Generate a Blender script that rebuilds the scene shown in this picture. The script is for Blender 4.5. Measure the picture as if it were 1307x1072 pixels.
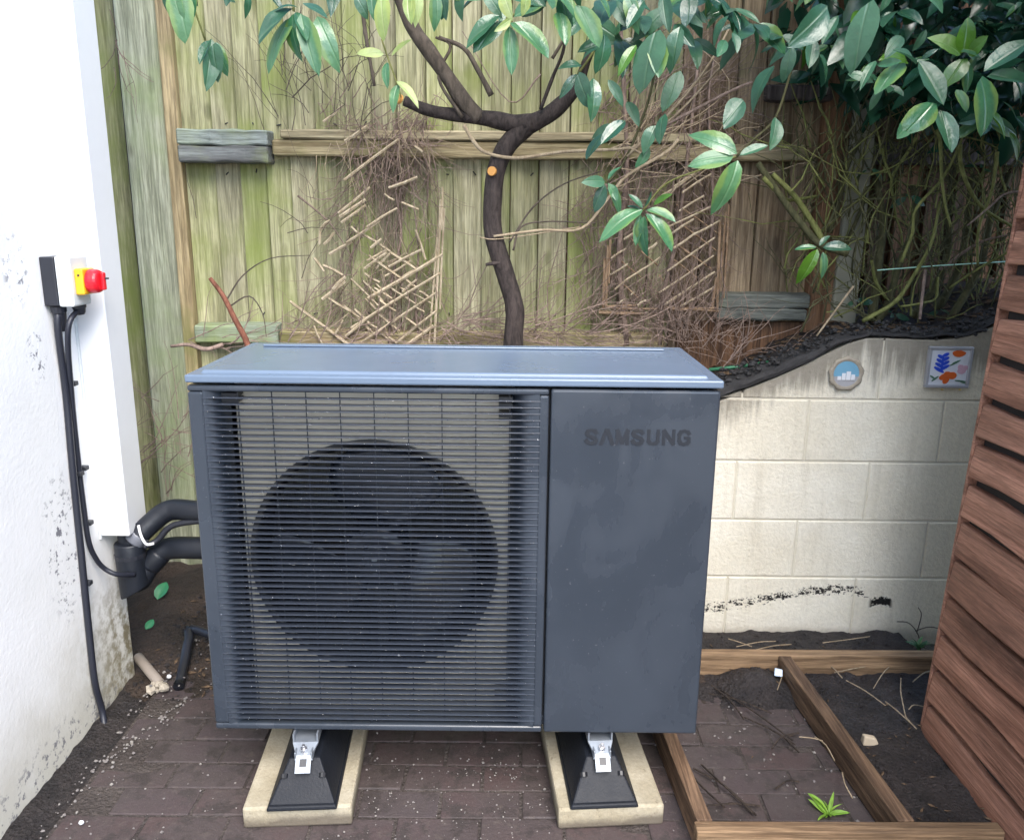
import bpy, bmesh, math, random
from mathutils import Vector, Matrix, noise as mnoise
SC = bpy.context.scene
for o in list(bpy.data.objects): bpy.data.objects.remove(o)
col = SC.collection
rnd = random.Random(7)
R = math.radians

# ------------------------------------------------------------------ camera
FPX, PITCH, YAW, ROLL = 1040.918, 0.240955, 0.000738, 0.011541
CAM = Vector((0, 0, 1.4))
_f = Vector((math.sin(YAW)*math.cos(PITCH), math.cos(YAW)*math.cos(PITCH), -math.sin(PITCH)))
_r0 = Vector((math.cos(YAW), -math.sin(YAW), 0)); _u0 = _r0.cross(_f)
CR = _r0*math.cos(ROLL)+_u0*math.sin(ROLL); CU = _u0*math.cos(ROLL)-_r0*math.sin(ROLL); CF = _f
cam = bpy.data.cameras.new('camera'); camo = bpy.data.objects.new('camera', cam); col.objects.link(camo)
m = Matrix((CR, CU, -CF)).transposed().to_4x4(); m.translation = CAM; camo.matrix_world = m
cam.sensor_width = 36; cam.lens = FPX/1307*36; cam.clip_start = .02; cam.clip_end = 600
SC.camera = camo

# ------------------------------------------------------------------ world, sun, exposure
SUN_EL, SUN_ROT = R(50), R(163)
w = bpy.data.worlds.new('World'); SC.world = w; w.use_nodes = True
nt = w.node_tree; nt.nodes.clear()
sky = nt.nodes.new('ShaderNodeTexSky'); sky.sky_type = 'NISHITA'; sky.sun_disc = False
sky.sun_elevation = SUN_EL; sky.sun_rotation = SUN_ROT; sky.air_density = 1.0; sky.dust_density = 1.2; sky.ozone_density = 1.6
bg = nt.nodes.new('ShaderNodeBackground'); bg.inputs[1].default_value = 0.15
wo = nt.nodes.new('ShaderNodeOutputWorld')
nt.links.new(sky.outputs[0], bg.inputs[0]); nt.links.new(bg.outputs[0], wo.inputs[0])
sl = bpy.data.lights.new('sun', 'SUN'); sl.energy = 2.0; sl.angle = R(46); sl.color = (1, .93, .84)
so = bpy.data.objects.new('sun', sl); col.objects.link(so)
sd = Vector((math.sin(SUN_ROT)*math.cos(SUN_EL), math.cos(SUN_ROT)*math.cos(SUN_EL), math.sin(SUN_EL)))
so.rotation_euler = sd.to_track_quat('Z', 'Y').to_euler(); so.location = sd*20
vs = SC.view_settings; vs.view_transform = 'Standard'; vs.look = 'None'; vs.exposure = 1.9; vs.gamma = 1; vs.use_curve_mapping = False

# ------------------------------------------------------------------ measuring: pixel of the photograph + a known plane -> a point of the place
def ray(px, py): return CF + CR*((px-653.5)/FPX) - CU*((py-536)/FPX)
def aty(px, py, y): d = ray(px, py); return CAM + d*(y/d.y)
def atx(px, py, x): d = ray(px, py); return CAM + d*(x/d.x)
def atz(px, py, z=0): d = ray(px, py); return CAM + d*((z-1.4)/d.z)

# ------------------------------------------------------------------ materials
def lin(c): return tuple((v/12.92 if v <= .04045 else ((v+.055)/1.055)**2.4) for v in c)
class NT:
    def __init__(s, name):
        s.m = bpy.data.materials.new(name); s.m.use_nodes = True; s.t = s.m.node_tree; s.t.nodes.clear()
        s.out = s.n('OutputMaterial'); s.b = s.n('BsdfPrincipled'); s.l(s.b.outputs[0], s.out.inputs[0])
    def n(s, t, **k):
        x = s.t.nodes.new('ShaderNode'+t)
        for a, v in k.items(): setattr(x, a, v)
        return x
    def l(s, a, b): s.t.links.new(a, b)
    def val(s, sock, v):
        if hasattr(v, 'default_value') or hasattr(v, 'is_linked'): s.l(v, sock)
        else: sock.default_value = v if not isinstance(v, tuple) or len(v) != 3 or sock.type != 'RGBA' else (*v, 1)
    def coord(s, kind='Object', scale=(1, 1, 1), jitter=0):
        c = s.n('TexCoord').outputs[kind]
        if kind == 'World': pass
        mp = s.n('Mapping'); mp.inputs['Scale'].default_value = scale; s.l(c, mp.inputs[0])
        if jitter:
            oi = s.n('ObjectInfo'); mu = s.n('VectorMath', operation='SCALE'); mu.inputs[3].default_value = jitter
            cx = s.n('CombineXYZ'); s.l(oi.outputs['Random'], cx.inputs[0]); s.l(oi.outputs['Random'], cx.inputs[1]); s.l(oi.outputs['Random'], cx.inputs[2])
            s.l(cx.outputs[0], mu.inputs[0]); s.l(mu.outputs[0], mp.inputs['Location'])
        return mp.outputs[0]
    def noise(s, co, scale, detail=5, rough=.6, dist=0):
        x = s.n('TexNoise'); s.l(co, x.inputs['Vector']); x.inputs['Scale'].default_value = scale; x.inputs['Detail'].default_value = detail
        x.inputs['Roughness'].default_value = rough; x.inputs['Distortion'].default_value = dist; return x.outputs[0]
    def ramp(s, f, a, b):                       # smooth 0..1 between a and b
        x = s.n('MapRange', interpolation_type='SMOOTHSTEP'); s.l(f, x.inputs[0]); x.inputs[1].default_value = a; x.inputs[2].default_value = b; return x.outputs[0]
    def mix(s, f, a, b):
        x = s.n('Mix', data_type='RGBA'); s.val(x.inputs[0], f); s.val(x.inputs[6], a); s.val(x.inputs[7], b); return x.outputs[2]
    def math(s, op, a, b=0.0):
        x = s.n('Math', operation=op); s.val(x.inputs[0], a); s.val(x.inputs[1], b); return x.outputs[0]
    def sep(s, co):
        x = s.n('SeparateXYZ'); s.l(co, x.inputs[0]); return x.outputs
    def rand(s): return s.n('ObjectInfo').outputs['Random']
    def hsv(s, c, v, sat=1.0, h=.5):
        x = s.n('HueSaturation'); s.val(x.inputs['Color'], c); s.val(x.inputs['Value'], v); s.val(x.inputs['Saturation'], sat); s.val(x.inputs['Hue'], h); return x.outputs[0]
    def bump(s, h, strength=.5, dist=.01):
        x = s.n('Bump'); s.val(x.inputs['Height'], h); x.inputs['Strength'].default_value = strength; x.inputs['Distance'].default_value = dist
        s.l(x.outputs[0], s.b.inputs['Normal'])
    def set(s, color=None, rough=None, metal=0, spec=.5):
        if color is not None: s.val(s.b.inputs['Base Color'], color)
        if rough is not None: s.val(s.b.inputs['Roughness'], rough)
        s.b.inputs['Metallic'].default_value = metal; s.b.inputs['Specular IOR Level'].default_value = spec
        return s.m

def m_plain(name, c, rough=.5, metal=0, var=.25, scale=30, bump=.15, jit=3, spec=.5):
    t = NT(name); co = t.coord('Object', jitter=jit); n1 = t.noise(co, scale); n2 = t.noise(co, scale*.15)
    f = t.math('ADD', t.math('MULTIPLY', n1, var), t.math('MULTIPLY', n2, var))
    c2 = t.hsv(c+(1,) if len(c) == 3 else c, t.math('ADD', f, 1-var))
    if bump: t.bump(n1, bump, .004)
    return t.set(c2, t.math('ADD', t.math('MULTIPLY', n2, .25), rough-.12), metal, spec)

def m_wood(name, c1, c2, axis, rough=.7, moss=None, moss_amt=0, dark=None, dark_amt=0, grain=55, jit=7, vv=.35, knots=True):
    """grain runs along axis; moss = algae patches; dark = black mould patches"""
    t = NT(name); sc = [1, 1, 1]; sc[axis] = .05
    co = t.coord('Object', tuple(sc), jit); co1 = t.coord('Object', (1, 1, 1), jit)
    g = t.noise(co, grain, 6, .65, .6); big = t.noise(co1, 3.2, 4, .6); sc2 = [1, 1, 1]; sc2[axis] = .22
    st = t.noise(t.coord('Object', tuple(sc2), jit+2), 9, 5, .65)
    c = t.mix(t.ramp(g, .36, .64), tuple(q*.82 for q in c1), tuple(q*1.08 for q in c2))
    c = t.hsv(c, t.math('ADD', t.math('MULTIPLY', t.rand(), vv), 1-vv*.5))
    c = t.hsv(c, t.math('ADD', t.math('MULTIPLY', st, 1.2), .42))
    if knots:
        v = t.n('TexVoronoi'); sc3 = [1, 1, 1]; sc3[axis] = .45; t.l(t.coord('Object', tuple(sc3), jit+5), v.inputs['Vector']); v.inputs['Scale'].default_value = 7
        k = t.ramp(v.outputs['Distance'], .13, .05); c = t.mix(t.math('MULTIPLY', k, .6), c, tuple(x*.3 for x in c1))
    fg = t.noise(t.coord('Object', tuple(sc), jit+3), 190, 3, .7); c = t.hsv(c, t.math('ADD', t.math('MULTIPLY', t.ramp(fg, .35, .65), .42), .79))
    if moss: c = t.mix(t.math('MULTIPLY', t.ramp(t.math('ADD', big, t.math('MULTIPLY', st, .5)), .55+.35*(1-moss_amt), 1.05), .9), c, moss)
    if dark: c = t.mix(t.math('MULTIPLY', t.ramp(t.noise(t.coord('Object', tuple(sc2), jit+1), 6, 6, .7), .68-.25*dark_amt, .8), .85), c, dark)
    t.bump(t.math('ADD', t.math('ADD', g, t.math('MULTIPLY', st, .6)), t.math('MULTIPLY', fg, .5)), .75, .005)
    return t.set(c, t.math('ADD', t.math('MULTIPLY', st, .3), rough-.15), 0, .35)

M = {}
# fence boards: pale weathered timber with green algae
M['fence'] = m_wood('weathered green timber', (.26, .25, .135), (.36, .345, .21), 2, .75, (.22, .27, .065), .8, (.035, .035, .025), .5)
M['fence_top'] = m_wood('weathered pale timber', (.28, .26, .16), (.38, .355, .235), 2, .75, (.19, .22, .06), .65, (.04, .04, .03), .5)
M['fence_brown'] = m_wood('bare brown timber', (.17, .12, .075), (.26, .20, .13), 2, .75, (.12, .12, .05), .3, (.03, .025, .02), .6)
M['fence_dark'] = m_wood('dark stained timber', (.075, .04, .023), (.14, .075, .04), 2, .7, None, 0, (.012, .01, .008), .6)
M['rail_pale'] = m_wood('pale rail timber', (.22, .17, .09), (.36, .30, .18), 0, .75, (.12, .13, .03), .6, (.03, .025, .02), .4)
M['rail_slate'] = m_wood('grey weathered timber', (.10, .10, .10), (.16, .17, .17), 0, .6, (.25, .30, .08), .55, (.03, .03, .03), .5, knots=False)
M['post_pale'] = m_wood('pale green post timber', (.33, .345, .24), (.44, .45, .335), 2, .75, (.27, .33, .16), .6, (.08, .09, .06), .3, knots=True)
M['rail_moss'] = m_wood('mossy pale grey timber', (.22, .25, .24), (.32, .36, .35), 0, .55, (.27, .33, .11), .85, (.05, .05, .05), .3, knots=False)
M['slate'] = m_wood('slate grey timber', (.09, .098, .088), (.15, .16, .14), 0, .6, (.14, .17, .09), .5, (.02, .02, .02), .5, knots=False)
M['strip_x'] = m_wood('pale splintered timber', (.30, .25, .15), (.42, .36, .23), 0, .7, None, 0, (.06, .05, .03), .5)
M['post_brown'] = m_wood('brown post timber', (.12, .06, .03), (.20, .11, .06), 2, .7, None, 0, (.03, .02, .015), .4)
M['strip'] = m_wood('light new timber', (.30, .225, .12), (.42, .33, .19), 2, .65, (.2, .2, .07), .35, (.06, .05, .03), .3)
M['purple'] = m_wood('grey black timber', (.04, .032, .032), (.09, .075, .07), 2, .75, None, 0, (.015, .012, .012), .4)
M['shed'] = m_wood('red brown stained timber', (.28, .128, .082), (.35, .175, .118), 1, .65, None, 0, (.05, .024, .017), .9, grain=22, vv=.35)
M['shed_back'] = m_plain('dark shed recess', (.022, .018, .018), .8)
M['joist'] = m_wood('brown treated timber', (.105, .062, .037), (.19, .12, .073), 1, .7, None, 0, (.035, .02, .014), .95, grain=60)
M['joist_x'] = m_wood('tan treated timber', (.165, .102, .056), (.27, .178, .102), 0, .7, None, 0, (.04, .025, .016), .85, grain=60)

def m_concrete_post():
    t = NT('green stained concrete'); co = t.coord('Object', jitter=3); n1 = t.noise(co, 60, 5); n2 = t.noise(co, 3, 5); sp = t.noise(co, 140, 2)
    c = t.mix(t.ramp(n2, .35, .65), (.37, .37, .28), (.34, .38, .26)); c = t.mix(t.math('MULTIPLY', t.ramp(sp, .64, .7), .6), c, (.07, .08, .05))
    c = t.hsv(c, t.math('ADD', t.math('MULTIPLY', n1, .5), .75)); t.bump(n1, .3, .003); return t.set(c, .8, 0, .3)
M['cpost'] = m_concrete_post()
M['cpost2'] = m_plain('grey stained concrete', (.26, .255, .20), .8, var=.5, scale=12, bump=.4)

def m_slab():
    t = NT('buff concrete slab'); co = t.coord('Object', jitter=3); n1 = t.noise(co, 130, 4, .7); n2 = t.noise(co, 9, 5)
    z = t.sep(t.coord('Object'))[2]
    c = t.mix(t.ramp(n2, .35, .68), (.30, .265, .19), (.39, .355, .275)); c = t.hsv(c, t.math('ADD', t.math('MULTIPLY', n1, .7), .65))
    wet = t.ramp(t.math('ADD', z, t.math('MULTIPLY', t.math('SUBTRACT', n2, .5), -.06)), -.014, -.042)
    c = t.mix(t.math('MULTIPLY', wet, .85), c, (.085, .07, .055))
    c = t.mix(t.math('MULTIPLY', t.ramp(t.noise(co, 45, 3), .62, .72), .5), c, (.12, .09, .06))
    t.bump(n1, .5, .004); return t.set(c, .8, 0, .3)
M['slab'] = m_slab()

def m_render():
    t = NT('white painted render'); co = t.coord('Object'); x, y, z = t.sep(co)
    n1 = t.noise(co, 75, 5, .65); n2 = t.noise(co, 5, 6, .65); n3 = t.noise(co, 24, 5, .7)
    c = t.mix(t.ramp(n2, .3, .7), (.82, .82, .81), (.87, .87, .87))
    low = t.ramp(t.math('ADD', z, t.math('MULTIPLY', n2, -.5)), .15, -.28)          # splash dirt near the ground
    c = t.mix(t.math('MULTIPLY', low, .65), c, (.40, .37, .27))
    cor = t.math('MULTIPLY', t.ramp(y, 1.93, 2.26), t.ramp(t.math('ADD', z, t.math('MULTIPLY', n3, -.25)), .30, .02))
    c = t.mix(t.math('MULTIPLY', t.math('MULTIPLY', cor, t.ramp(n3, .38, .62)), .85), c, (.15, .115, .04))
    def patch(yc, zc, ry, rz):
        dy = t.math('POWER', t.math('MULTIPLY', t.math('SUBTRACT', y, yc), 1/ry), 2.0); dz = t.math('POWER', t.math('MULTIPLY', t.math('SUBTRACT', z, zc), 1/rz), 2.0)
        return t.ramp(t.math('ADD', dy, dz), 1.0, .1)
    p = t.math('ADD', patch(1.95, 1.27, .06, .10), patch(1.99, 1.06, .05, .08)); p = t.math('ADD', p, patch(2.0, .55, .1, .25))
    p = t.math('ADD', p, t.math('MULTIPLY', patch(1.85, .02, .5, .10), .9))
    sp = t.math('MULTIPLY', p, t.ramp(t.noise(co, 42, 4, .75), .54, .62))
    c = t.mix(t.math('MULTIPLY', sp, .85), c, (.10, .10, .13))
    t.bump(t.math('ADD', n1, t.math('MULTIPLY', n2, 1.5)), .22, .005); return t.set(c, .85, 0, .2)
M['render'] = m_render()

def m_block():
    t = NT('cream painted block'); co = t.coord('Object'); x, y, z = t.sep(co)
    n1 = t.noise(co, 90, 5, .65); n2 = t.noise(co, 4, 6, .6); vs_ = t.noise(t.coord('Object', (1, 1, .09)), 20, 5, .65); vs2 = t.noise(t.coord('Object', (1, 1, .06)), 44, 4, .7)
    c = t.mix(t.ramp(n2, .3, .7), (.70, .65, .53), (.78, .74, .63))
    yel = t.ramp(x, 1.15, 1.5); c = t.mix(t.math('MULTIPLY', yel, t.math('ADD', t.math('MULTIPLY', n2, .5), .2)), c, (.56, .47, .28))
    c = t.mix(t.math('MULTIPLY', t.ramp(vs_, .50, .74), .28), c, (.40, .35, .26))
    # black run-off from the top: distance below the sloping top line
    top = t.math('MINIMUM', t.math('ADD', t.math('MULTIPLY', t.math('SUBTRACT', x, .69), .46), .855), 1.055)
    d = t.math('SUBTRACT', top, z)
    r1 = t.ramp(t.math('ADD', d, t.math('MULTIPLY', t.math('MULTIPLY', vs2, t.math('MULTIPLY', n2, 1.9)), -.32)), .03, -.13)
    c = t.mix(t.math('MULTIPLY', r1, .72), c, (.10, .085, .065))
    # flaked line low on the wall
    zl = t.math('ADD', t.math('MULTIPLY', t.math('SUBTRACT', x, .70), .20), .10)
    zl = t.math('SUBTRACT', zl, t.math('MULTIPLY', t.math('POWER', t.math('MAXIMUM', t.math('SUBTRACT', x, 1.0), 0.0), 2.0), .8))
    bd = t.math('ABSOLUTE', t.math('SUBTRACT', z, zl)); bm = t.math('MULTIPLY', t.ramp(bd, .045, .0), t.ramp(x, 1.27, 1.2))
    fl = t.ramp(t.math('ADD', t.noise(t.coord('Object', (1, 1, 1.6)), 60, 5, .75), t.math('MULTIPLY', bm, .22)), .70, .73)
    c = t.mix(t.math('MULTIPLY', fl, t.ramp(bm, .1, .3)), c, (.02, .018, .017))
    hx = t.math('ABSOLUTE', t.math('SUBTRACT', x, 1.285)); hz = t.math('ABSOLUTE', t.math('SUBTRACT', z, t.math('SUBTRACT', .135, t.math('MULTIPLY', t.math('POWER', t.math('MULTIPLY', hx, 16), 2.0), .03))))
    hole = t.math('MULTIPLY', t.ramp(hx, .045, .03), t.ramp(t.math('ADD', hz, t.math('MULTIPLY', n1, .05)), .042, .034))
    c = t.mix(hole, c, (.012, .011, .01))
    base = t.ramp(t.math('ADD', z, t.math('MULTIPLY', n2, -.06)), .01, -.03); c = t.mix(t.math('MULTIPLY', base, .5), c, (.2, .18, .14))
    crack = t.math('MULTIPLY', t.ramp(t.noise(t.coord('Object', (1, 1, .3)), 26, 6, .75), .66, .70), t.ramp(x, 1.0, .86))
    c = t.mix(t.math('MULTIPLY', crack, .55), c, (.12, .11, .09))
    c = t.hsv(c, t.math('ADD', t.math('MULTIPLY', n1, .36), .82)); t.bump(t.math('ADD', n1, n2), .6, .006); return t.set(c, .8, 0, .3)
M['block'] = m_block()
M['mortar'] = m_plain('dirty cream mortar', (.60, .56, .46), .85, scale=60, bump=.3)
M['coping'] = m_plain('black mossy mortar', (.028, .027, .028), .8, var=.5, scale=70, bump=.6)

def m_soil(name, c1, c2, rough=.75):
    t = NT(name); co = t.coord('Object'); n1 = t.noise(co, 130, 6, .7); n2 = t.noise(co, 7, 6, .65); v = t.n('TexVoronoi'); t.l(co, v.inputs['Vector']); v.inputs['Scale'].default_value = 95
    c = t.mix(t.ramp(n2, .35, .65), c1, c2); c = t.hsv(c, t.math('ADD', t.math('MULTIPLY', n1, 2.2), -.1))
    c = t.mix(t.math('MULTIPLY', t.ramp(v.outputs['Distance'], .16, .05), t.math('MULTIPLY', t.ramp(n1, .52, .6), .5)), c, (.22, .19, .16))
    t.bump(t.math('ADD', n1, t.math('MULTIPLY', v.outputs['Distance'], .6)), .9, .012); return t.set(c, t.math('ADD', t.math('MULTIPLY', n2, .4), rough-.25), 0, .4)
M['soil'] = m_soil('damp dark soil', (.030, .022, .017), (.060, .042, .032))
M['joint'] = m_soil('sandy joint dirt', (.050, .040, .037), (.080, .066, .060))
M['ash'] = m_soil('black wet soil', (.018, .016, .017), (.040, .033, .032), .65)

def m_paver():
    t = NT('damp red brown paver'); co = t.coord('Object', jitter=9); wco = t.n('NewGeometry').outputs['Position']
    n1 = t.noise(co, 110, 5, .7); n2 = t.noise(wco, 4.5, 6, .65); n3 = t.noise(wco, 28, 5, .7)
    c = t.mix(t.rand(), (.058, .037, .036), (.052, .041, .044)); c = t.hsv(c, t.math('ADD', t.math('MULTIPLY', n1, .8), .65))
    c = t.mix(t.math('MULTIPLY', t.ramp(n2, .34, .60), .85), c, (.060, .049, .049))
    c = t.mix(t.math('MULTIPLY', t.ramp(n3, .54, .70), .6), c, (.095, .078, .070))
    n4 = t.noise(wco, 11, 6, .75); c = t.mix(t.math('MULTIPLY', t.ramp(n4, .50, .60), .8), c, (.035, .029, .028))
    n5 = t.noise(wco, 240, 3, .7); c = t.mix(t.math('MULTIPLY', t.ramp(n5, .60, .70), .5), c, (.15, .125, .11))
    t.bump(t.math('ADD', n1, t.math('MULTIPLY', n3, .8)), .5, .004)
    return t.set(c, t.math('SUBTRACT', .78, t.math('MULTIPLY', t.ramp(n2, .42, .62), .28)), 0, .45)
M['paver'] = m_paver()

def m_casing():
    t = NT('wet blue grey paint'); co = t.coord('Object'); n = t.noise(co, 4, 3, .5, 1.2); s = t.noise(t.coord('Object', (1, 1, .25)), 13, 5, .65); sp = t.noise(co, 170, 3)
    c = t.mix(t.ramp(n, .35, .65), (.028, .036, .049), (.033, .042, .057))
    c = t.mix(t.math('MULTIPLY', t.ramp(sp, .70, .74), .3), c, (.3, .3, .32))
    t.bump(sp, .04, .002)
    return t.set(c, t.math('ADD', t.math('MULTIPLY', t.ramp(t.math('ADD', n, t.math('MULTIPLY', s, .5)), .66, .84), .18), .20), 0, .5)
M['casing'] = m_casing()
M['cover'] = m_plain('casing paint with sky light', (.115, .158, .225), .24, var=.2, scale=12, bump=.03)  # casing paint made lighter: sky light on the top put into its colour
M['slat'] = m_plain('blue grey plastic', (.030, .037, .052), .25, var=.2, bump=.05)
M['rod'] = m_plain('black wire', (.02, .022, .028), .45)
M['letter'] = m_plain('dark lettering', (.009, .012, .019), .5, bump=0)
M['plate'] = m_plain('grey beige plate', (.56, .52, .44), .45, var=.3, scale=5, bump=.05)
M['fan'] = m_plain('dark fan plastic', (.020, .024, .033), .22, bump=.02)
M['ring'] = m_plain('black ring plastic', (.006, .007, .010), .4, bump=.02)
M['coil'] = None
def m_coil():
    t = NT('grey aluminium fins'); co = t.coord('Object'); wv = t.n('TexWave'); t.l(co, wv.inputs['Vector']); wv.inputs['Scale'].default_value = 70
    c = t.mix(wv.outputs[0], (.05, .05, .05), (.17, .17, .165)); return t.set(c, .5, .3)
M['coil'] = m_coil()
M['inside'] = m_plain('dark inside', (.03, .032, .038), .6)
M['rubber'] = m_plain('black recycled rubber', (.007, .009, .014), .55, var=.5, scale=160, bump=.25, spec=.3)
M['zinc'] = m_plain('galvanised steel', (.24, .27, .31), .5, .6, var=.4, scale=40, bump=.1)
M['bolt'] = m_plain('bright steel', (.6, .6, .62), .3, 1)
M['pvc'] = m_plain('white plastic', (.76, .77, .79), .4, var=.06, bump=.02)
M['pvc_grey'] = m_plain('pale grey plastic', (.66, .70, .72), .4, var=.06, bump=.02)
M['black'] = m_plain('black plastic', (.018, .020, .028), .4, var=.3, bump=.05)
M['lag'] = m_plain('black foam lagging', (.010, .013, .020), .45, var=.35, scale=50, bump=.25)
M['tape'] = m_plain('grey tape', (.16, .17, .20), .35, bump=.1)
M['cable'] = m_plain('black cable', (.016, .018, .028), .42, bump=.05)
M['yellow'] = m_plain('yellow plastic', (.80, .42, .02), .35, var=.05, bump=0)
M['red'] = m_plain('red plastic', (.72, .012, .025), .3, var=.05, bump=0)
M['earthen'] = m_plain('grey brown pipe', (.24, .205, .175), .7, var=.4)
M['cement'] = m_plain('rough cement', (.36, .32, .26), .9, var=.5, scale=60, bump=.7)
def m_bark(name, c1, c2):
    t = NT(name); co = t.coord('Object'); v = t.noise(t.coord('Object', (1, 1, .3)), 70, 6, .7, .5); n = t.noise(co, 14, 5)
    c = t.mix(t.ramp(v, .35, .65), c1, c2); c = t.hsv(c, t.math('ADD', n, .5)); t.bump(v, .8, .006); return t.set(c, .8, 0, .3)
M['bark'] = m_bark('dark tree bark', (.022, .017, .016), (.060, .046, .042))
M['bark_grey'] = m_bark('grey brown bark', (.06, .048, .038), (.12, .095, .075))
M['stem'] = m_bark('mossy green stem', (.11, .12, .035), (.21, .22, .075))
M['stem_dark'] = m_bark('dark mossy stem', (.055, .055, .025), (.11, .105, .05))
M['twig'] = m_bark('dead brown twig', (.16, .115, .095), (.30, .22, .18))
M['twig_pale'] = m_bark('pale dead twig', (.26, .20, .13), (.40, .32, .22))
M['cane'] = m_bark('pale split cane', (.36, .28, .18), (.55, .46, .33))
M['cane_brown'] = m_bark('brown split cane', (.22, .14, .085), (.40, .28, .18))
M['cut'] = m_plain('orange cut wood', (.55, .27, .07), .6)
M['redtwig'] = m_bark('red brown twig', (.15, .055, .035), (.26, .11, .07))

def m_leaf(name, c1, c2, vein, edge=None, rough=.3):
    t = NT(name); co = t.coord('Object'); x, y, z = t.sep(co); ax = t.math('ABSOLUTE', x)
    n = t.noise(t.coord('Object', jitter=20), 3.5, 4, .6)
    c = t.mix(t.rand(), c1, c2); c = t.hsv(c, t.math('ADD', t.math('MULTIPLY', n, .8), .6))
    if edge:
        c = t.mix(t.math('MULTIPLY', t.ramp(t.math('ADD', ax, t.math('MULTIPLY', n, .12)), .16, .24), .6), c, edge)
    c = t.mix(t.math('MULTIPLY', t.ramp(ax, .016, .004), .5), c, vein)
    c = t.mix(t.math('MULTIPLY', t.ramp(t.noise(t.coord('Object', jitter=31), 9, 5, .7), .64, .72), .55), c, (.16, .12, .03))
    ve = t.n('Math', operation='SINE'); t.l(t.math('MULTIPLY', t.math('SUBTRACT', y, t.math('MULTIPLY', ax, .9)), 60), ve.inputs[0])
    c = t.mix(t.math('MULTIPLY', t.ramp(ve.outputs[0], .6, 1.0), .06), c, vein)
    t.bump(t.math('ADD', n, t.math('MULTIPLY', t.ramp(ax, .03, 0), -.6)), .25, .012)
    t.set(c, t.math('ADD', t.math('MULTIPLY', t.math('FRACT', t.math('MULTIPLY', t.rand(), 7.3)), .30), rough-.09), 0, .9)
    tr = t.n('BsdfTranslucent'); t.l(c, tr.inputs[0]); mx = t.n('MixShader'); mx.inputs[0].default_value = .32
    t.l(t.b.outputs[0], mx.inputs[1]); t.l(tr.outputs[0], mx.inputs[2]); t.l(mx.outputs[0], t.out.inputs[0]); return t.m
M['leaf'] = m_leaf('dark glossy leaf', (.020, .082, .048), (.052, .16, .078), (.09, .18, .09))
M['leaf_mid'] = m_leaf('green edged leaf', (.045, .16, .075), (.08, .21, .09), (.15, .28, .13), (.20, .30, .06))
M['leaf_pale'] = m_leaf('pale yellow green leaf', (.26, .36, .10), (.36, .44, .17), (.45, .5, .25), (.36, .42, .10), .4)
M['leaf_vivid'] = m_leaf('vivid green leaf', (.055, .17, .012), (.09, .22, .02), (.15, .28, .06))
M['weed'] = m_leaf('bright weed leaf', (.17, .36, .03), (.26, .45, .05), (.3, .5, .1), None, .45)
M['green_cap'] = m_plain('green leaf litter', (.05, .26, .11), .4)
M['stone'] = m_plain('pale pebble', (.22, .205, .19), .8, var=.5)
M['stone_dark'] = m_plain('grey pebble', (.17, .155, .15), .8, var=.6)
M['cream_stone'] = m_plain('cream stone', (.55, .46, .33), .8, var=.4)
M['scrap'] = m_plain('pale blue scrap', (.55, .66, .80), .4)
M['litter'] = m_bark('dark litter stick', (.02, .016, .015), (.06, .045, .035))
M['litter_leaf'] = m_bark('dead brown leaf', (.05, .032, .02), (.15, .10, .06))
M['tile_white'] = m_plain('white glazed tile', (.72, .74, .78), .2, var=.08, bump=0)
M['frame_grey'] = m_plain('grey frame', (.42, .42, .44), .4, .3)
M['brass'] = m_plain('brass hook', (.65, .48, .20), .3, .9)
M['p_blue'] = m_plain('blue glaze', (.03, .08, .55), .3); M['p_orange'] = m_plain('orange glaze', (.62, .12, .025), .3)
M['p_pink'] = m_plain('pink glaze', (.60, .38, .45), .3); M['p_green'] = m_plain('green glaze', (.10, .20, .13), .3)
M['p_sky'] = m_plain('sky blue glaze', (.17, .37, .52), .3); M['p_stone'] = m_plain('grey glaze', (.38, .38, .40), .3)
M['rim'] = m_plain('tarnished rim', (.33, .29, .23), .6, var=.6, scale=90, bump=.6)
M['line'] = m_plain('pale green cord', (.45, .75, .60), .5); M['edging'] = m_plain('green plastic edging', (.03, .16, .08), .5)
def m_drop():
    t = NT('water drop'); t.b.inputs['Transmission Weight'].default_value = 1; t.b.inputs['IOR'].default_value = 1.33; return t.set((.95, .97, 1), .03)
M['drop'] = m_drop()
M['felt'] = m_plain('black roofing felt', (.03, .03, .032), .9)

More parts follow.
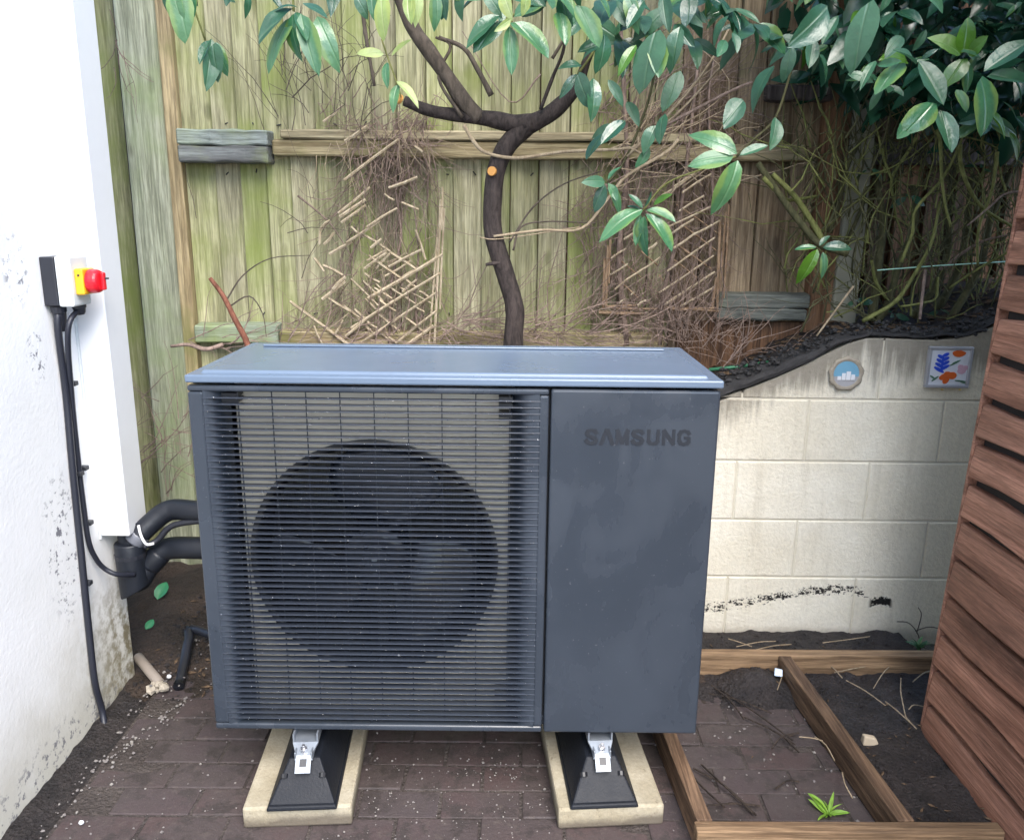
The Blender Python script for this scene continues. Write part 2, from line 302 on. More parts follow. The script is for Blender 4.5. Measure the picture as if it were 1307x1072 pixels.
# ------------------------------------------------------------------ mesh building
class MB:
    def __init__(s): s.v = []; s.f = []
    def add(s, vs_, fs): o = len(s.v); s.v += [tuple(v) for v in vs_]; s.f += [tuple(i+o for i in f) for f in fs]
    def box(s, a, b, mtx=None):
        x0, y0, z0 = a; x1, y1, z1 = b
        vs_ = [Vector(p) for p in ((x0, y0, z0), (x1, y0, z0), (x1, y1, z0), (x0, y1, z0), (x0, y0, z1), (x1, y0, z1), (x1, y1, z1), (x0, y1, z1))]
        if mtx: vs_ = [mtx @ v for v in vs_]
        s.add(vs_, [(0, 3, 2, 1), (4, 5, 6, 7), (0, 1, 5, 4), (1, 2, 6, 5), (2, 3, 7, 6), (3, 0, 4, 7)]); return s
    def hexa(s, bot, top):
        s.add(list(bot)+list(top), [(0, 3, 2, 1), (4, 5, 6, 7), (0, 1, 5, 4), (1, 2, 6, 5), (2, 3, 7, 6), (3, 0, 4, 7)]); return s
    def tube(s, pts, rad, n=6, caps=True):
        pts = [Vector(p) for p in pts]; k = len(pts)
        rad = list(rad) if hasattr(rad, '__len__') else [rad]*k
        ref = Vector((.31, .83, .47)); rings = []
        for i, p in enumerate(pts):
            d = (pts[min(i+1, k-1)]-pts[max(i-1, 0)]).normalized() if k > 1 else Vector((0, 0, 1))
            a = d.cross(ref)
            if a.length < 1e-3: a = d.cross(Vector((1, 0, 0)))
            a.normalize(); b = d.cross(a)
            rings += [p+(a*math.cos(t*2*math.pi/n)+b*math.sin(t*2*math.pi/n))*rad[i] for t in range(n)]
        fs = [(i*n+j, i*n+(j+1) % n, (i+1)*n+(j+1) % n, (i+1)*n+j) for i in range(k-1) for j in range(n)]
        if caps: fs += [tuple(range(n))[::-1], tuple((k-1)*n+j for j in range(n))]
        s.add(rings, fs); return s
    def prism(s, poly, y0, y1, inset=0, axis='y'):      # polygon in xz extruded along y (y0 = front)
        n = len(poly); c = [sum(p[i] for p in poly)/n for i in (0, 1)]
        def pt(p, y): return (p[0], y, p[1])
        front = poly
        if inset:
            front = []
            for p in poly:
                dx, dz = c[0]-p[0], c[1]-p[1]; front.append((p[0]+max(-inset, min(inset, dx)), p[1]+max(-inset, min(inset, dz))))
        vs_ = [pt(p, y0) for p in front]; fs = [tuple(range(n))]
        if inset:
            vs_ += [pt(p, y0+inset) for p in poly]; fs += [(i, i+n, (i+1) % n+n, (i+1) % n) for i in range(n)]
        k = len(vs_)-n; vs_ += [pt(p, y1) for p in poly]
        fs += [(k+i, k+n+i, k+n+(i+1) % n, k+(i+1) % n) for i in range(n)]; fs.append(tuple(range(k+n, k+2*n))[::-1])
        s.add(vs_, fs); return s
    def ball(s, c, r, seed=0, n=6, squash=1, rough=.25):
        rr = random.Random(seed); c = Vector(c); vs_ = []; m_ = 4
        rx, ry = r*rr.uniform(.8, 1.2), r*rr.uniform(.8, 1.2)
        vs_.append(c+Vector((0, 0, r*squash)))
        for i in range(1, m_):
            th = math.pi*i/m_
            for j in range(n):
                ph = 2*math.pi*j/n; k = 1+rr.uniform(-rough, rough)
                vs_.append(c+Vector((rx*math.sin(th)*math.cos(ph)*k, ry*math.sin(th)*math.sin(ph)*k, r*squash*math.cos(th)*k)))
        vs_.append(c-Vector((0, 0, r*squash))); L = len(vs_)-1
        fs = [(0, 1+j, 1+(j+1) % n) for j in range(n)]
        for i in range(m_-2): fs += [(1+i*n+j, 1+(i+1)*n+j, 1+(i+1)*n+(j+1) % n, 1+i*n+(j+1) % n) for j in range(n)]
        fs += [(1+(m_-2)*n+(j+1) % n, 1+(m_-2)*n+j, L) for j in range(n)]; s.add(vs_, fs); return s
    def mesh(s, name, mat, bevel=0, smooth=False, seg=2):
        me = bpy.data.meshes.new(name); me.from_pydata(s.v, [], s.f); me.update()
        bm = bmesh.new(); bm.from_mesh(me); bmesh.ops.recalc_face_normals(bm, faces=bm.faces)
        if bevel:
            es = [e for e in bm.edges if len(e.link_faces) == 2 and e.calc_face_angle(0) > .4]
            bmesh.ops.bevel(bm, geom=es, offset=bevel, segments=seg, affect='EDGES', clamp_overlap=True, profile=.5)
        bm.to_mesh(me); bm.free()
        if smooth:
            for p in me.polygons: p.use_smooth = True
        if mat: me.materials.append(mat)
        return me
    def build(s, name, mat, parent=None, bevel=0, smooth=False, kind=None, seg=2):
        o = bpy.data.objects.new(name, s.mesh(name, mat, bevel, smooth, seg)); col.objects.link(o)
        if parent: attach(o, parent)
        if kind: o['kind'] = kind
        return o
def attach(o, parent):
    o.parent = parent
    pm = Matrix.Translation(parent.location) @ parent.rotation_euler.to_matrix().to_4x4() if parent.type == 'EMPTY' else Matrix()
    o.matrix_parent_inverse = pm.inverted()
def tag(o, label, cat, group=None):
    o['label'] = label; o['category'] = cat
    if group: o['group'] = group
    return o
def thing(name, label, cat, loc, group=None):
    o = bpy.data.objects.new(name, None); col.objects.link(o); o.location = loc; o.empty_display_size = .1
    return tag(o, label, cat, group)
def child(name, me, parent, mtx=None):
    o = bpy.data.objects.new(name, me); col.objects.link(o); attach(o, parent)
    if mtx is not None: o.matrix_basis = mtx
    return o
def struct(o): o['kind'] = 'structure'; return o
def spline(pts, n=6):                                  # Catmull-Rom
    pts = [Vector(p) for p in pts]; P_ = [pts[0]*2-pts[1]]+pts+[pts[-1]*2-pts[-2]]; out = []
    for i in range(1, len(P_)-2):
        a, b, c, d = P_[i-1:i+3]
        for k in range(n):
            t = k/n; out.append(.5*((2*b)+(c-a)*t+(2*a-5*b+4*c-d)*t*t+(3*b-a-3*c+d)*t**3))
    out.append(pts[-1]); return out
def lerp_r(a, b, n): return [a+(b-a)*i/(n-1) for i in range(n)]

# ================================================================== SETTING
def grid(name, x0, x1, y0, y1, nx, ny, zf, mat):
    mb = MB(); mb.v = [(x0+(x1-x0)*i/nx, y0+(y1-y0)*j/ny, zf(x0+(x1-x0)*i/nx, y0+(y1-y0)*j/ny)) for j in range(ny+1) for i in range(nx+1)]
    mb.f = [(j*(nx+1)+i, j*(nx+1)+i+1, (j+1)*(nx+1)+i+1, (j+1)*(nx+1)+i) for j in range(ny) for i in range(nx)]
    return struct(mb.build(name, mat, smooth=True))
def nz(x, y, s, seed=0): return mnoise.noise(Vector((x*s, y*s, seed)))
mb = MB(); mb.v = [(-300, -300, -.045), (300, -300, -.045), (300, 300, -.045), (-300, 300, -.045)]; mb.f = [(0, 1, 2, 3)]
struct(mb.build('ground', M['soil']))

# brick paving
PX0, PX1, PY0, PY1 = -1.065, 1.155, .80, 2.27
paving = struct(MB().box((PX0-.005, PY0, -.04), (PX1+.2, PY1+.03, -.0035)).build('brick_paving', M['joint']))
variants = []
for k in range(4):
    mb = MB(); rr = random.Random(k); h, d = .0965, .0465
    mb.box((-h, -d, -.03), (h, d, 0)); mb.v = [(x+rr.uniform(-.0015, .0015), y+rr.uniform(-.0015, .0015), z+(rr.uniform(-.001, .001))) for x, y, z in mb.v]
    variants.append(mb.mesh('brick', M['paver'], .003))
row = 0; y = PY0+.05
while y < PY1:
    x = PX0-(.1 if row % 2 else 0)+.1
    while x < PX1+.1:
        if x-.0965 < PX0-.02 or x+.0965 > PX1+.02:
            if not (PX0 < x < PX1): x += .2; continue
            lo, hi = max(x-.0965, PX0), min(x+.0965, PX1)
            me = MB().box((lo-x, -.0465, -.03), (hi-x, .0465, 0)).mesh('brick', M['paver'], .003)
        else: me = rnd.choice(variants)
        mt = Matrix.Translation((x, y, rnd.uniform(-.003, .001))) @ Matrix.Rotation(rnd.uniform(-.012, .012), 4, 'Z') @ Matrix.Rotation(rnd.uniform(-.012, .012), 4, 'X') @ Matrix.Rotation(rnd.uniform(-.008, .008), 4, 'Y')
        child('brick', me, paving, mt); x += .2
    row += 1; y += .0975
# soil behind the unit rising to the fence, and beside the wall
def z_back(x, y):
    a = min(1, max(0, (y-2.2)/.7)); return -.01+.09*a+.018*nz(x, y, 9)+.010*nz(x, y, 30, 3)+.02*max(0, nz(x, y, 4, 9))
grid('soil_bed', -2.6, .62, 2.17, 3.25, 110, 50, z_back, M['soil'])
def z_strip(x, y): return -.012+.012*nz(x, y, 16, 2)+.006*nz(x, y, 50, 5)+.018*max(0, -(x+1.10))/.08*.5
grid('gravel_strip', -1.20, -1.045, -.5, 2.32, 16, 180, z_strip, M['ash'])
# black soil inside the timber frame
def z_ash(x, y):
    edge = max(0, min(1, (x-.86-(2.2-y)*.04)/.10)); back = max(0, min(1, (y-2.12)/.12)); ed2 = max(0, min(1, (x-.72)/.13))*max(0, min(1, (y-1.9)/.3))
    return -.016+.026*max(edge, back)+.011*nz(x, y, 13, 4)+.008*nz(x, y, 34, 6)+.006*ed2+.05*math.exp(-((x-.76)**2+(y-2.25)**2)/.006)
grid('black_soil', .47, 1.36, 1.62, 2.62, 80, 90, z_ash, M['ash'])
# raised bed behind the garden wall
TOP = [(.30, .60), (.66, .842), (.69, .858), (.80, .90), (.90, .945), (1.0, 1.0), (1.08, 1.04), (1.14, 1.058), (1.35, 1.052), (1.45, 1.062), (1.54, 1.10), (1.75, 1.17), (2.3, 1.2)]
def ztop(x):
    for (a, za), (b, zb) in zip(TOP, TOP[1:]):
        if a <= x <= b: return za+(zb-za)*(x-a)/(b-a)
    return TOP[0][1] if x < TOP[0][0] else TOP[-1][1]
def z_bed(x, y):
    a = min(1, max(0, (x-.28)/.3)); return ztop(x)*a-.01+.022*nz(x, y, 9, 7)+.015*nz(x, y, 26, 8)+.03*(y-2.68)-(.6*(1-a))
grid('raised_bed', .2, 2.6, 2.655, 4.2, 110, 70, z_bed, M['ash'])

# ================================================================== LARGE THINGS
# ---- house
house = thing('house', 'white rendered house wall stained brown at its lower corner', 'house', (-1.174, 2.3, 0))
mb = MB(); mb.box((-4.2, -4.0, -.04), (-1.174, 2.307, 4.6)); ho = mb.build('wall', M['render'], house, .012)
mb = MB(); mb.box((-4.4, -4.2, 4.6), (-.95, 2.55, 4.72)); mb.build('eave', M['pvc'], house, .01)
mb = MB(); mb.hexa([(-4.4, -4.2, 4.722), (-.9, -4.2, 4.722), (-.9, 2.55, 4.722), (-4.4, 2.55, 4.722)], [(-4.4, -4.2, 6.2), (-4.2, -4.2, 6.2), (-4.2, 2.55, 6.2), (-4.4, 2.55, 6.2)]); mb.build('roof', M['felt'], house)

# ---- fence (main panels)
FY = 3.0
fence = thing('board_fence', 'tall vertical board fence gone green with algae, behind the dark tree trunk', 'fence', (0, FY, .05))
def board(x0, x1, z0, z1, mat, lean=0, thick=.016, y=FY, seed=0, parent=None, name='board'):
    rr = random.Random(seed); mb = MB(); n = 7; k = rr.uniform(-.002, .002)
    f, b = [], []
    for i in range(n):
        t = i/(n-1); z = z0+(z1-z0)*t; wob = k*math.sin(t*5+seed)
        f.append(((x0+wob, y-thick-.006-rr.uniform(0, .002), z), (x1+wob+rr.uniform(-.002, .002), y-.004-rr.uniform(0, .002), z)))
    vs_ = []
    for (a, c) in f: vs_ += [a, c, (c[0], y+.003, c[2]), (a[0], y+.003, a[2])]
    fs = [(0, 3, 2, 1), tuple((n-1)*4+j for j in range(4))]
    for i in range(n-1):
        fs += [(i*4+j, i*4+(j+1) % 4, (i+1)*4+(j+1) % 4, (i+1)*4+j) for j in range(4)]
    mb.add(vs_, fs); return mb.build(name, mat, parent, .0015, seg=1)
x = -1.150; i = 0
while x < 1.03:
    wd = rnd.uniform(.085, .108); x1 = min(x+wd, 1.075)
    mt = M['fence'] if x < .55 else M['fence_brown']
    board(x, x1-.0025, .06 if x < .45 else .75, 2.45+rnd.uniform(-.01, .01), (M['fence_top'] if (i % 3 == 1 and x < .5) else mt), seed=i, parent=fence); x = x1; i += 1
mb = MB()
for k in range(22):
    for zz in (1.55, 1.71, 1.06, .92):
        if rnd.random() < .45: mb.tube([(-1.10+k*.0965+rnd.uniform(-.012, .012), FY-.024, zz+rnd.uniform(-.012, .012)), (-1.10+k*.0965, FY-.012, zz)], .0024, 6)
mb.build('nails', M['rod'], fence, kind='stuff')
mb = MB(); mb.box((-1.2, FY+.012, .05), (1.08, FY+.02, 2.44)); mb.build('backing', M['fence_dark'], fence)
def rail(x0, x1, z0, z1, y0, mat, seed=0, bev=.005):
    rr = random.Random(seed); mb = MB(); n = 9; vs_ = []
    for i in range(n):
        xx = x0+(x1-x0)*i/(n-1); a, b, c = [rr.uniform(-.003, .003) for _ in range(3)]
        vs_ += [(xx, y0+a, z0+b), (xx, FY-.017, z0+b), (xx, FY-.017, z1+c+.006), (xx, y0+a, z1+c)]
    fs = [(0, 3, 2, 1), tuple((n-1)*4+j for j in range(4))]
    for i in range(n-1): fs += [(i*4+j, i*4+(j+1) % 4, (i+1)*4+(j+1) % 4, (i+1)*4+j) for j in range(4)]
    mb.add(vs_, fs); return mb.build('rail', mat, fence, bev, seg=1)
o = rail(-1.142, -.835, 1.6325, 1.684, 2.897, M['rail_moss'], 1); o['label'] = 'pale grey rail end patched with green moss'
o = rail(-1.142, -.837, 1.578, 1.6315, 2.899, M['rail_slate'], 7); o['label'] = 'dark grey rail end'
rail(-.832, 1.0, 1.602, 1.658, 2.935, M['rail_pale'], 2); o = rail(-.80, .62, 1.661, 1.690, 2.925, M['strip_x'], 9); o['label'] = 'pale split rail strip'
rail(-.84, .55, .95, 1.0, 2.925, M['rail_pale'], 4)
o = rail(-1.142, -.843, .955, 1.02, 2.915, M['rail_moss'], 3)
o = rail(.735, 1.055, 1.058, 1.1000, 2.927, M['slate'], 5); o = rail(.735, 1.06, 1.1010, 1.15, 2.925, M['slate'], 6)
o = rail(.85, 1.07, 1.80, 1.85, 2.925, M['purple'], 8)
# gravel board low on the right
mb = MB(); mb.box((.60, 2.965, .86), (1.06, 2.985, 1.05)); mb.build('gravel_board', M['fence_dark'], fence, .004)
# posts on the left
lp = tag(MB().box((-1.345, 2.965, .02), (-1.200, 3.07, 2.5)).build('timber_post', M['post_pale'], bevel=.008), 'wide pale green weathered timber post beside the white trunking', 'fence post')
tag(MB().box((-1.197, 2.945, .02), (-1.150, 3.02, 2.48)).build('timber_batten', M['strip'], bevel=.004), 'light brown timber batten upright against the pale left post', 'batten')
lf = thing('side_fence', 'dark olive fence boards in the gap next to the white trunking', 'fence', (-1.7, 3.08, .03))
xx = -2.5; k = 0
while xx < -1.35:
    board(xx, xx+.075, .03, 2.45, M['purple'] if xx > -1.45 or k % 4 == 0 else M['fence'], y=3.09, seed=40+k, parent=lf); xx += .074; k += 1
# right-hand posts and dark fence
tag(MB().box((1.058, 2.95, .80), (1.150, 3.04, 2.5)).build('timber_post', M['post_brown'], bevel=.006), 'red brown timber post beside the pale concrete post', 'fence post')
mb = MB(); mb.hexa([(1.140, 2.93, .80), (1.235, 2.93, .80), (1.235, 3.04, .80), (1.140, 3.04, .80)], [(1.165, 2.93, 2.5), (1.225, 2.93, 2.5), (1.225, 3.04, 2.5), (1.165, 3.04, 2.5)])
tag(mb.build('concrete_post', M['cpost2'], bevel=.008), 'narrow grey concrete post behind the green shrub stems', 'fence post')
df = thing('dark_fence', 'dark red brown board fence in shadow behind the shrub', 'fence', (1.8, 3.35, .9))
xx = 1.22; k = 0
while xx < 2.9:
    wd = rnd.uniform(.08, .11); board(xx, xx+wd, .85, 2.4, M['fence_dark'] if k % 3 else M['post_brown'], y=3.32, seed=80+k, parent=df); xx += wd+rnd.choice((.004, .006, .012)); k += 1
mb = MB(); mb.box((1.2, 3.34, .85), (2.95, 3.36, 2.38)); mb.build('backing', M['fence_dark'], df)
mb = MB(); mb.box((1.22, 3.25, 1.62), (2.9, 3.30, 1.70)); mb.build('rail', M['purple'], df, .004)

# ---- garden wall
gw = thing('garden_wall', 'cream painted block wall with a black sloping top behind the unit', 'garden wall', (1.1, 2.6, 0))
WYF = 2.594
courses = [(-.03, .2165), (.2215, .4235), (.4285, .630), (.635, .8405), (.8455, 1.30)]
for ci, (z0, z1) in enumerate(courses):
    xs0 = .31+(.22 if ci % 2 else 0)-.44
    xj = [xs0+.44*k for k in range(7)]
    for a, b in zip(xj, xj[1:]):
        a2, b2 = max(a+.0025, .30), min(b-.0025, 2.25)
        if b2-a2 < .03: continue
        n = 8; topp = []
        for k in range(n+1):
            xx = b2-(b2-a2)*k/n; topp.append((xx, min(z1, ztop(xx)-.012)))
        if max(p[1] for p in topp) < z0+.02: continue
        # clip away the part where the top line is below the bed joint
        topp = [(p[0], max(p[1], z0+.004)) for p in topp]
        if z1 < min(ztop(a2), ztop(b2))-.012: topp = [topp[0], topp[-1]]
        MB().prism([(a2, z0), (b2, z0)]+topp, WYF-rnd.uniform(0, .002), WYF+.1, .0035).build('block', M['block'], gw)
mb = MB(); mp = [(.305, -.03), (2.24, -.03)]+[(xx/100, ztop(xx/100)-.02) for xx in range(224, 30, -6)]; mb.prism(mp, WYF+.0026, WYF+.095); mb.build('mortar', M['mortar'], gw)
# black cap
mb = MB(); xs_ = [.3+i*.008 for i in range(242)]; vs_ = []; nn = 16
for xx in xs_:
    lf_ = max(0, min(1, (1.10-xx)/.16)); thk = .012+.024*lf_; sl_ = ztop(xx)
    for j in range(nn):
        a = 2*math.pi*j/nn; ca, sa = math.cos(a), math.sin(a); ca = math.copysign(abs(ca)**.6, ca); sa = math.copysign(abs(sa)**.6, sa)
        q = mnoise.noise(Vector((xx*14, ca*1.4, sa*1.4)))*.30+mnoise.noise(Vector((xx*45, ca*3, sa*3+7)))*.22
        vs_.append((xx, WYF+.047+(.050+.008*lf_)*ca*(1+.22*q), sl_-.006+.012*nz(xx, 0, 12, 3)+thk*(.45+.55*sa)*(1+q)))
fs = [(i*nn+j, i*nn+(j+1) % nn, (i+1)*nn+(j+1) % nn, (i+1)*nn+j) for i in range(len(xs_)-1) for j in range(nn)]+[tuple(range(nn)), tuple((len(xs_)-1)*nn+j for j in range(nn))]
mb.add(vs_, fs); mb.build('coping', M['coping'], gw)
rr = random.Random(77); mb = MB()
for k in range(900):
    xx = rr.uniform(.5, 2.2); mb.ball((xx, WYF+rr.uniform(-.004, .12), ztop(xx)+rr.gauss(.008, .012)+.03*max(0, min(1, (1.08-xx)/.2))), rr.choice((.003, .005, .007, .010)), k, 5, .7, .35)
mb.build('crumbs', M['coping'], gw, kind='stuff')

# ---- shed
shed = thing('garden_shed', 'red brown weatherboarded shed with dark gaps between its boards', 'shed', (1.18, 2.03, 0))
LEAN = .032
def sx(z): return 1.166+LEAN*z
def sh(y0, y1, z0, z1, d0, d1, mat, name, seed, bev=.004, wav=.004):
    rr = random.Random(seed); n = 13; vs_ = []
    for i in range(n):
        yy = y0+(y1-y0)*i/(n-1); wa, wb = wav*math.sin(yy*9+seed)+rr.uniform(-wav, wav)*.5, wav*math.sin(yy*7+seed*2)+rr.uniform(-wav, wav)*.6
        if i == 0: wa = wb = 0
        vs_ += [(sx(z0)+d0, yy, z0+wa), (sx(z0)+.03, yy, z0+wa), (sx(z1)+.03, yy, z1+wb), (sx(z1)+d1, yy, z1+wb)]
    fs = [(0, 3, 2, 1), tuple((n-1)*4+j for j in range(4))]
    for i in range(n-1): fs += [(i*4+j, i*4+(j+1) % 4, (i+1)*4+(j+1) % 4, (i+1)*4+j) for j in range(4)]
    mb = MB(); mb.add(vs_, fs); return mb.build(name, mat, shed, bev, seg=2)
for k in range(20):
    z0 = k*.1085+.004; gap = (.020, .016, .022, .024, .026, .028)[k//3 % 6]
    sh(2.03, .35, z0, z0+.1085-gap, -.004, .004, M['shed'], 'board', k+3, .006, .0075)
MBs = MB(); MBs.hexa([(sx(0)+.022, .36, 0), (2.6, .36, 0), (2.6, 2.022, 0), (sx(0)+.022, 2.022, 0)], [(sx(2.17)+.022, .36, 2.17), (2.6, .36, 2.17), (2.6, 2.022, 2.17), (sx(2.17)+.022, 2.022, 2.17)])
MBs.build('wall', M['shed_back'], shed)
mb = MB(); mb.hexa([(1.16, .25, 2.18), (2.75, .25, 2.42), (2.75, 2.15, 2.42), (1.16, 2.15, 2.18)], [(1.16, .25, 2.22), (2.75, .25, 2.46), (2.75, 2.15, 2.46), (1.16, 2.15, 2.22)]); mb.build('roof', M['felt'], shed, .004)
mb = MB(); mb.hexa([(sx(0)+.001, 2.031, 0), (sx(0)+.04, 2.031, 0), (sx(0)+.04, 2.042, 0), (sx(0)+.001, 2.042, 0)], [(sx(2.16)+.001, 2.031, 2.16), (sx(2.16)+.04, 2.031, 2.16), (sx(2.16)+.04, 2.042, 2.16), (sx(2.16)+.001, 2.042, 2.16)]); mb.build('corner_trim', M['shed'], shed, .002)

# ---- timber frame on the ground
tf = thing('joist_grid', 'low frame of brown timber lengths laid on the paving beside the shed', 'timber frame', (.75, 1.95, 0))
def beam(p, mat, name='beam'):      # p: four base corners (x,y), height
    h = p[-1]; b = [(x, y, .002) for x, y in p[:4]]; t = [(x, y, h) for x, y in p[:4]]
    mb = MB(); mb.hexa(b, t); return mb.build(name, mat, tf, .003)
beam([(.425, 1.548), (1.118, 1.556), (1.118, 1.590), (.425, 1.582), .080], M['joist_x'])
beam([(.36, 2.312), (1.36, 2.322), (1.36, 2.362), (.36, 2.352), .078], M['joist_x'])
beam([(.432, 1.585), (.468, 1.585), (.425, 2.308), (.385, 2.308), .080], M['joist'])
beam([(.893, 1.592), (.932, 1.592), (.887, 2.315), (.848, 2.315), .079], M['joist'])

# ================================================================== HEAT PUMP
UX0, UX1, UY, UZ0, UZ1, UD = -.7026, .4529, 1.7258, .200, 1.0711, .468
SPL = .082
hp = thing('heat_pump', 'large blue grey heat pump outdoor unit with louvred fan grille', 'heat pump', (-.125, 1.95, UZ0))
# casing: sides, back, floor
mb = MB()
mb.box((UX0+.001, UY+.03, UZ0+.004), (UX0+.016, UY+UD, UZ1-.024)); mb.box((UX1-.018, UY+.026, UZ0+.004), (UX1-.003, UY+UD, UZ1-.024))
mb.box((UX0+.017, UY+.03, UZ0+.005), (UX1-.019, UY+UD-.002, UZ0+.03)); mb.box((SPL+.004, UY+UD-.02, UZ0+.031), (UX1-.019, UY+UD-.002, UZ1-.025))
mb.build('casing', M['casing'], hp, .003)
mb = MB(); mb.box((SPL-.004, UY+.03, UZ0+.031), (SPL+.003, UY+UD-.004, UZ1-.03)); mb.build('divider', M['inside'], hp)
mb = MB(); mb.box((UX0+.02, UY+UD-.045, UZ0+.032), (SPL-.006, UY+UD-.02, UZ1-.03)); mb.build('coil', M['coil'], hp)
# top cover
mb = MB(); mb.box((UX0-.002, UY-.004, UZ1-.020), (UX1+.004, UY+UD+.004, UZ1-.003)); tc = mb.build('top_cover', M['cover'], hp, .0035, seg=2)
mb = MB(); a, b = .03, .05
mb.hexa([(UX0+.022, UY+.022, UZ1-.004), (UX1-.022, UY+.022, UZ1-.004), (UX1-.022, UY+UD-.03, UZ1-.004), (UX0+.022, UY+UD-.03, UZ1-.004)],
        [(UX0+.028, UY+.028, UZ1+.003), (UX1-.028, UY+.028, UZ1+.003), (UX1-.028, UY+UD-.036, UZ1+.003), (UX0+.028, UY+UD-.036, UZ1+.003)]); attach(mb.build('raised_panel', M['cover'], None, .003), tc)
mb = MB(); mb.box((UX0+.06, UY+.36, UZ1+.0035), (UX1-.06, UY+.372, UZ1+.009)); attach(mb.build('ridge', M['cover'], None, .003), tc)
# front panel
mb = MB(); mb.box((SPL+.0035, UY, UZ0+.003), (UX1, UY+.025, UZ1-.026)); fp = mb.build('front_panel', M['casing'], hp, .006, seg=3)
# lettering (seven stroked capital letters)
def stroke(mb, pts, wx, wz, y0, y1):
    for qi, (a, b) in enumerate(zip(pts, pts[1:])):
        y0 = y0-.00004-.00001*(len(mb.v) % 7)
        a, b = Vector(a), Vector(b); d = (b-a).normalized(); n_ = Vector((-d.y, d.x)); ww = (abs(n_.x)*wx+abs(n_.y)*wz)/2; e = d*ww*.55
        q = [a-e-n_*ww, b+e-n_*ww, b+e+n_*ww, a-e+n_*ww]; mb.prism([(p.x, p.y) for p in q], y0, y1)
S_ = [(.92, .78), (.80, .93), (.5, 1), (.2, .93), (.1, .76), (.22, .6), (.5, .5), (.78, .4), (.9, .24), (.8, .07), (.5, 0), (.2, .07), (.06, .24)]
GL = {'S': [S_], 'A': [[(.0, -.04), (.46, 1.0)], [(.54, 1.0), (1.0, -.04)]], 'M': [[(.06, -.04), (.06, 1.0), (.5, .05), (.94, 1.0), (.94, -.04)]],
      'U': [[(.1, 1.04), (.1, .22), (.25, .05), (.5, 0), (.75, .05), (.9, .22), (.9, 1.04)]], 'N': [[(.08, -.04), (.08, 1.0), (.92, 0), (.92, 1.04)]],
      'G': [[(.92, .76), (.78, .93), (.5, 1), (.22, .93), (.08, .72), (.08, .28), (.22, .07), (.5, 0), (.78, .07), (.92, .22), (.92, .48), (.55, .48)]]}
tx0, tz0, lw, lh = .163, .9255, .0255, .030
for i, ch in enumerate('SAMSUNG'):
    mb = MB(); ox = tx0+i*.0338
    for si, s_ in enumerate(GL[ch]): stroke(mb, [(ox+p[0]*lw, tz0+p[1]*lh) for p in s_], .0072, .0056, UY-.0008-.0003*si, UY+.002)
    attach(mb.build('letter', M['letter'], None), fp)
# grille frame
mb = MB()
mb.box((UX0, UY, UZ1-.040), (SPL-.001, UY+.028, UZ1-.026)); mb.box((UX0, UY, UZ0+.003), (SPL-.001, UY+.028, UZ0+.019))
mb.box((UX0, UY, UZ0+.0195), (UX0+.034, UY+.028, UZ1-.0405)); mb.box((SPL-.022, UY, UZ0+.0195), (SPL-.001, UY+.028, UZ1-.0405))
gr = mb.build('grille', M['casing'], hp, .005, seg=3)
for sgn, xa, xb in ((1, UX0+.033, UX0+.078), (-1, SPL-.021, SPL-.084)):
    n = 10; pf = [(xa+(xb-xa)*i/n, UY+.0012+.044*(i/n)**2.4) for i in range(n+1)]
    mb = MB(); mb.add([(p[0], p[1], z) for z in (UZ0+.015, UZ1-.032) for p in pf], [(i, i+1, n+2+i, n+1+i) for i in range(n)])
    attach(mb.build('curved_edge', M['casing'], None, smooth=True), gr)
NS = 56; sp_ = (UZ1-.040-UZ0-.019)/(NS+1)
slat_me = MB().box((UX0+.030, -.0005, -.0012), (SPL-.018, .0175, .0012)).mesh('slat', M['slat'], .0009, seg=2)
for i in range(NS):
    o = bpy.data.objects.new('slat', slat_me); col.objects.link(o); attach(o, gr); o.matrix_basis = Matrix.Translation((0, UY+.001, UZ0+.019+sp_*(i+1)))
rod_me = MB().box((-.0012, 0, UZ0+.012), (.0012, .003, UZ1-.032)).mesh('rod', M['rod'])
for i in range(9):
    o = bpy.data.objects.new('rod', rod_me); col.objects.link(o); attach(o, gr); o.matrix_basis = Matrix.Translation((-.600+i*.0745, UY+.0182, 0))
# plate with round fan opening
FCX, FCZ, FR, PYY = -.318, .622, .285, UY+.062
mb = MB(); n = 64; x0, x1, z0, z1 = UX0+.083, SPL-.075, UZ0+.02, UZ1-.03
inner, outer = [], []
for i in range(n):
    a = 2*math.pi*i/n; c, s = math.cos(a), math.sin(a); inner.append((FCX+FR*c, PYY, FCZ+FR*s))
    t = min((x1-FCX)/c if c > 1e-6 else 1e9, (x0-FCX)/c if c < -1e-6 else 1e9, (z1-FCZ)/s if s > 1e-6 else 1e9, (z0-FCZ)/s if s < -1e-6 else 1e9); t = max(t, FR*1.002)
    outer.append((FCX+t*c, PYY, FCZ+t*s))
# corners: snap the nearest outer points
for cx, cz in ((x0, z0), (x0, z1), (x1, z0), (x1, z1)):
    j = min(range(n), key=lambda k: (outer[k][0]-cx)**2+(outer[k][2]-cz)**2); outer[j] = (cx, PYY, cz)
mb.add(inner+outer+[(v[0], v[1]+.004, v[2]) for v in inner+outer], [(i, (i+1) % n, n+(i+1) % n, n+i) for i in range(n)]+[(2*n+i, 3*n+i, 3*n+(i+1) % n, 2*n+(i+1) % n) for i in range(n)])
mb.build('fan_plate', M['plate'], hp)
mb = MB(); prof = [(FR+.006, PYY-.006), (FR-.004, PYY-.009), (FR-.012, PYY), (FR-.014, PYY+.03), (FR-.014, PYY+.11)]; vs_ = []
for r_, yy in prof: vs_ += [(FCX+r_*math.cos(2*math.pi*i/n), yy, FCZ+r_*math.sin(2*math.pi*i/n)) for i in range(n)]
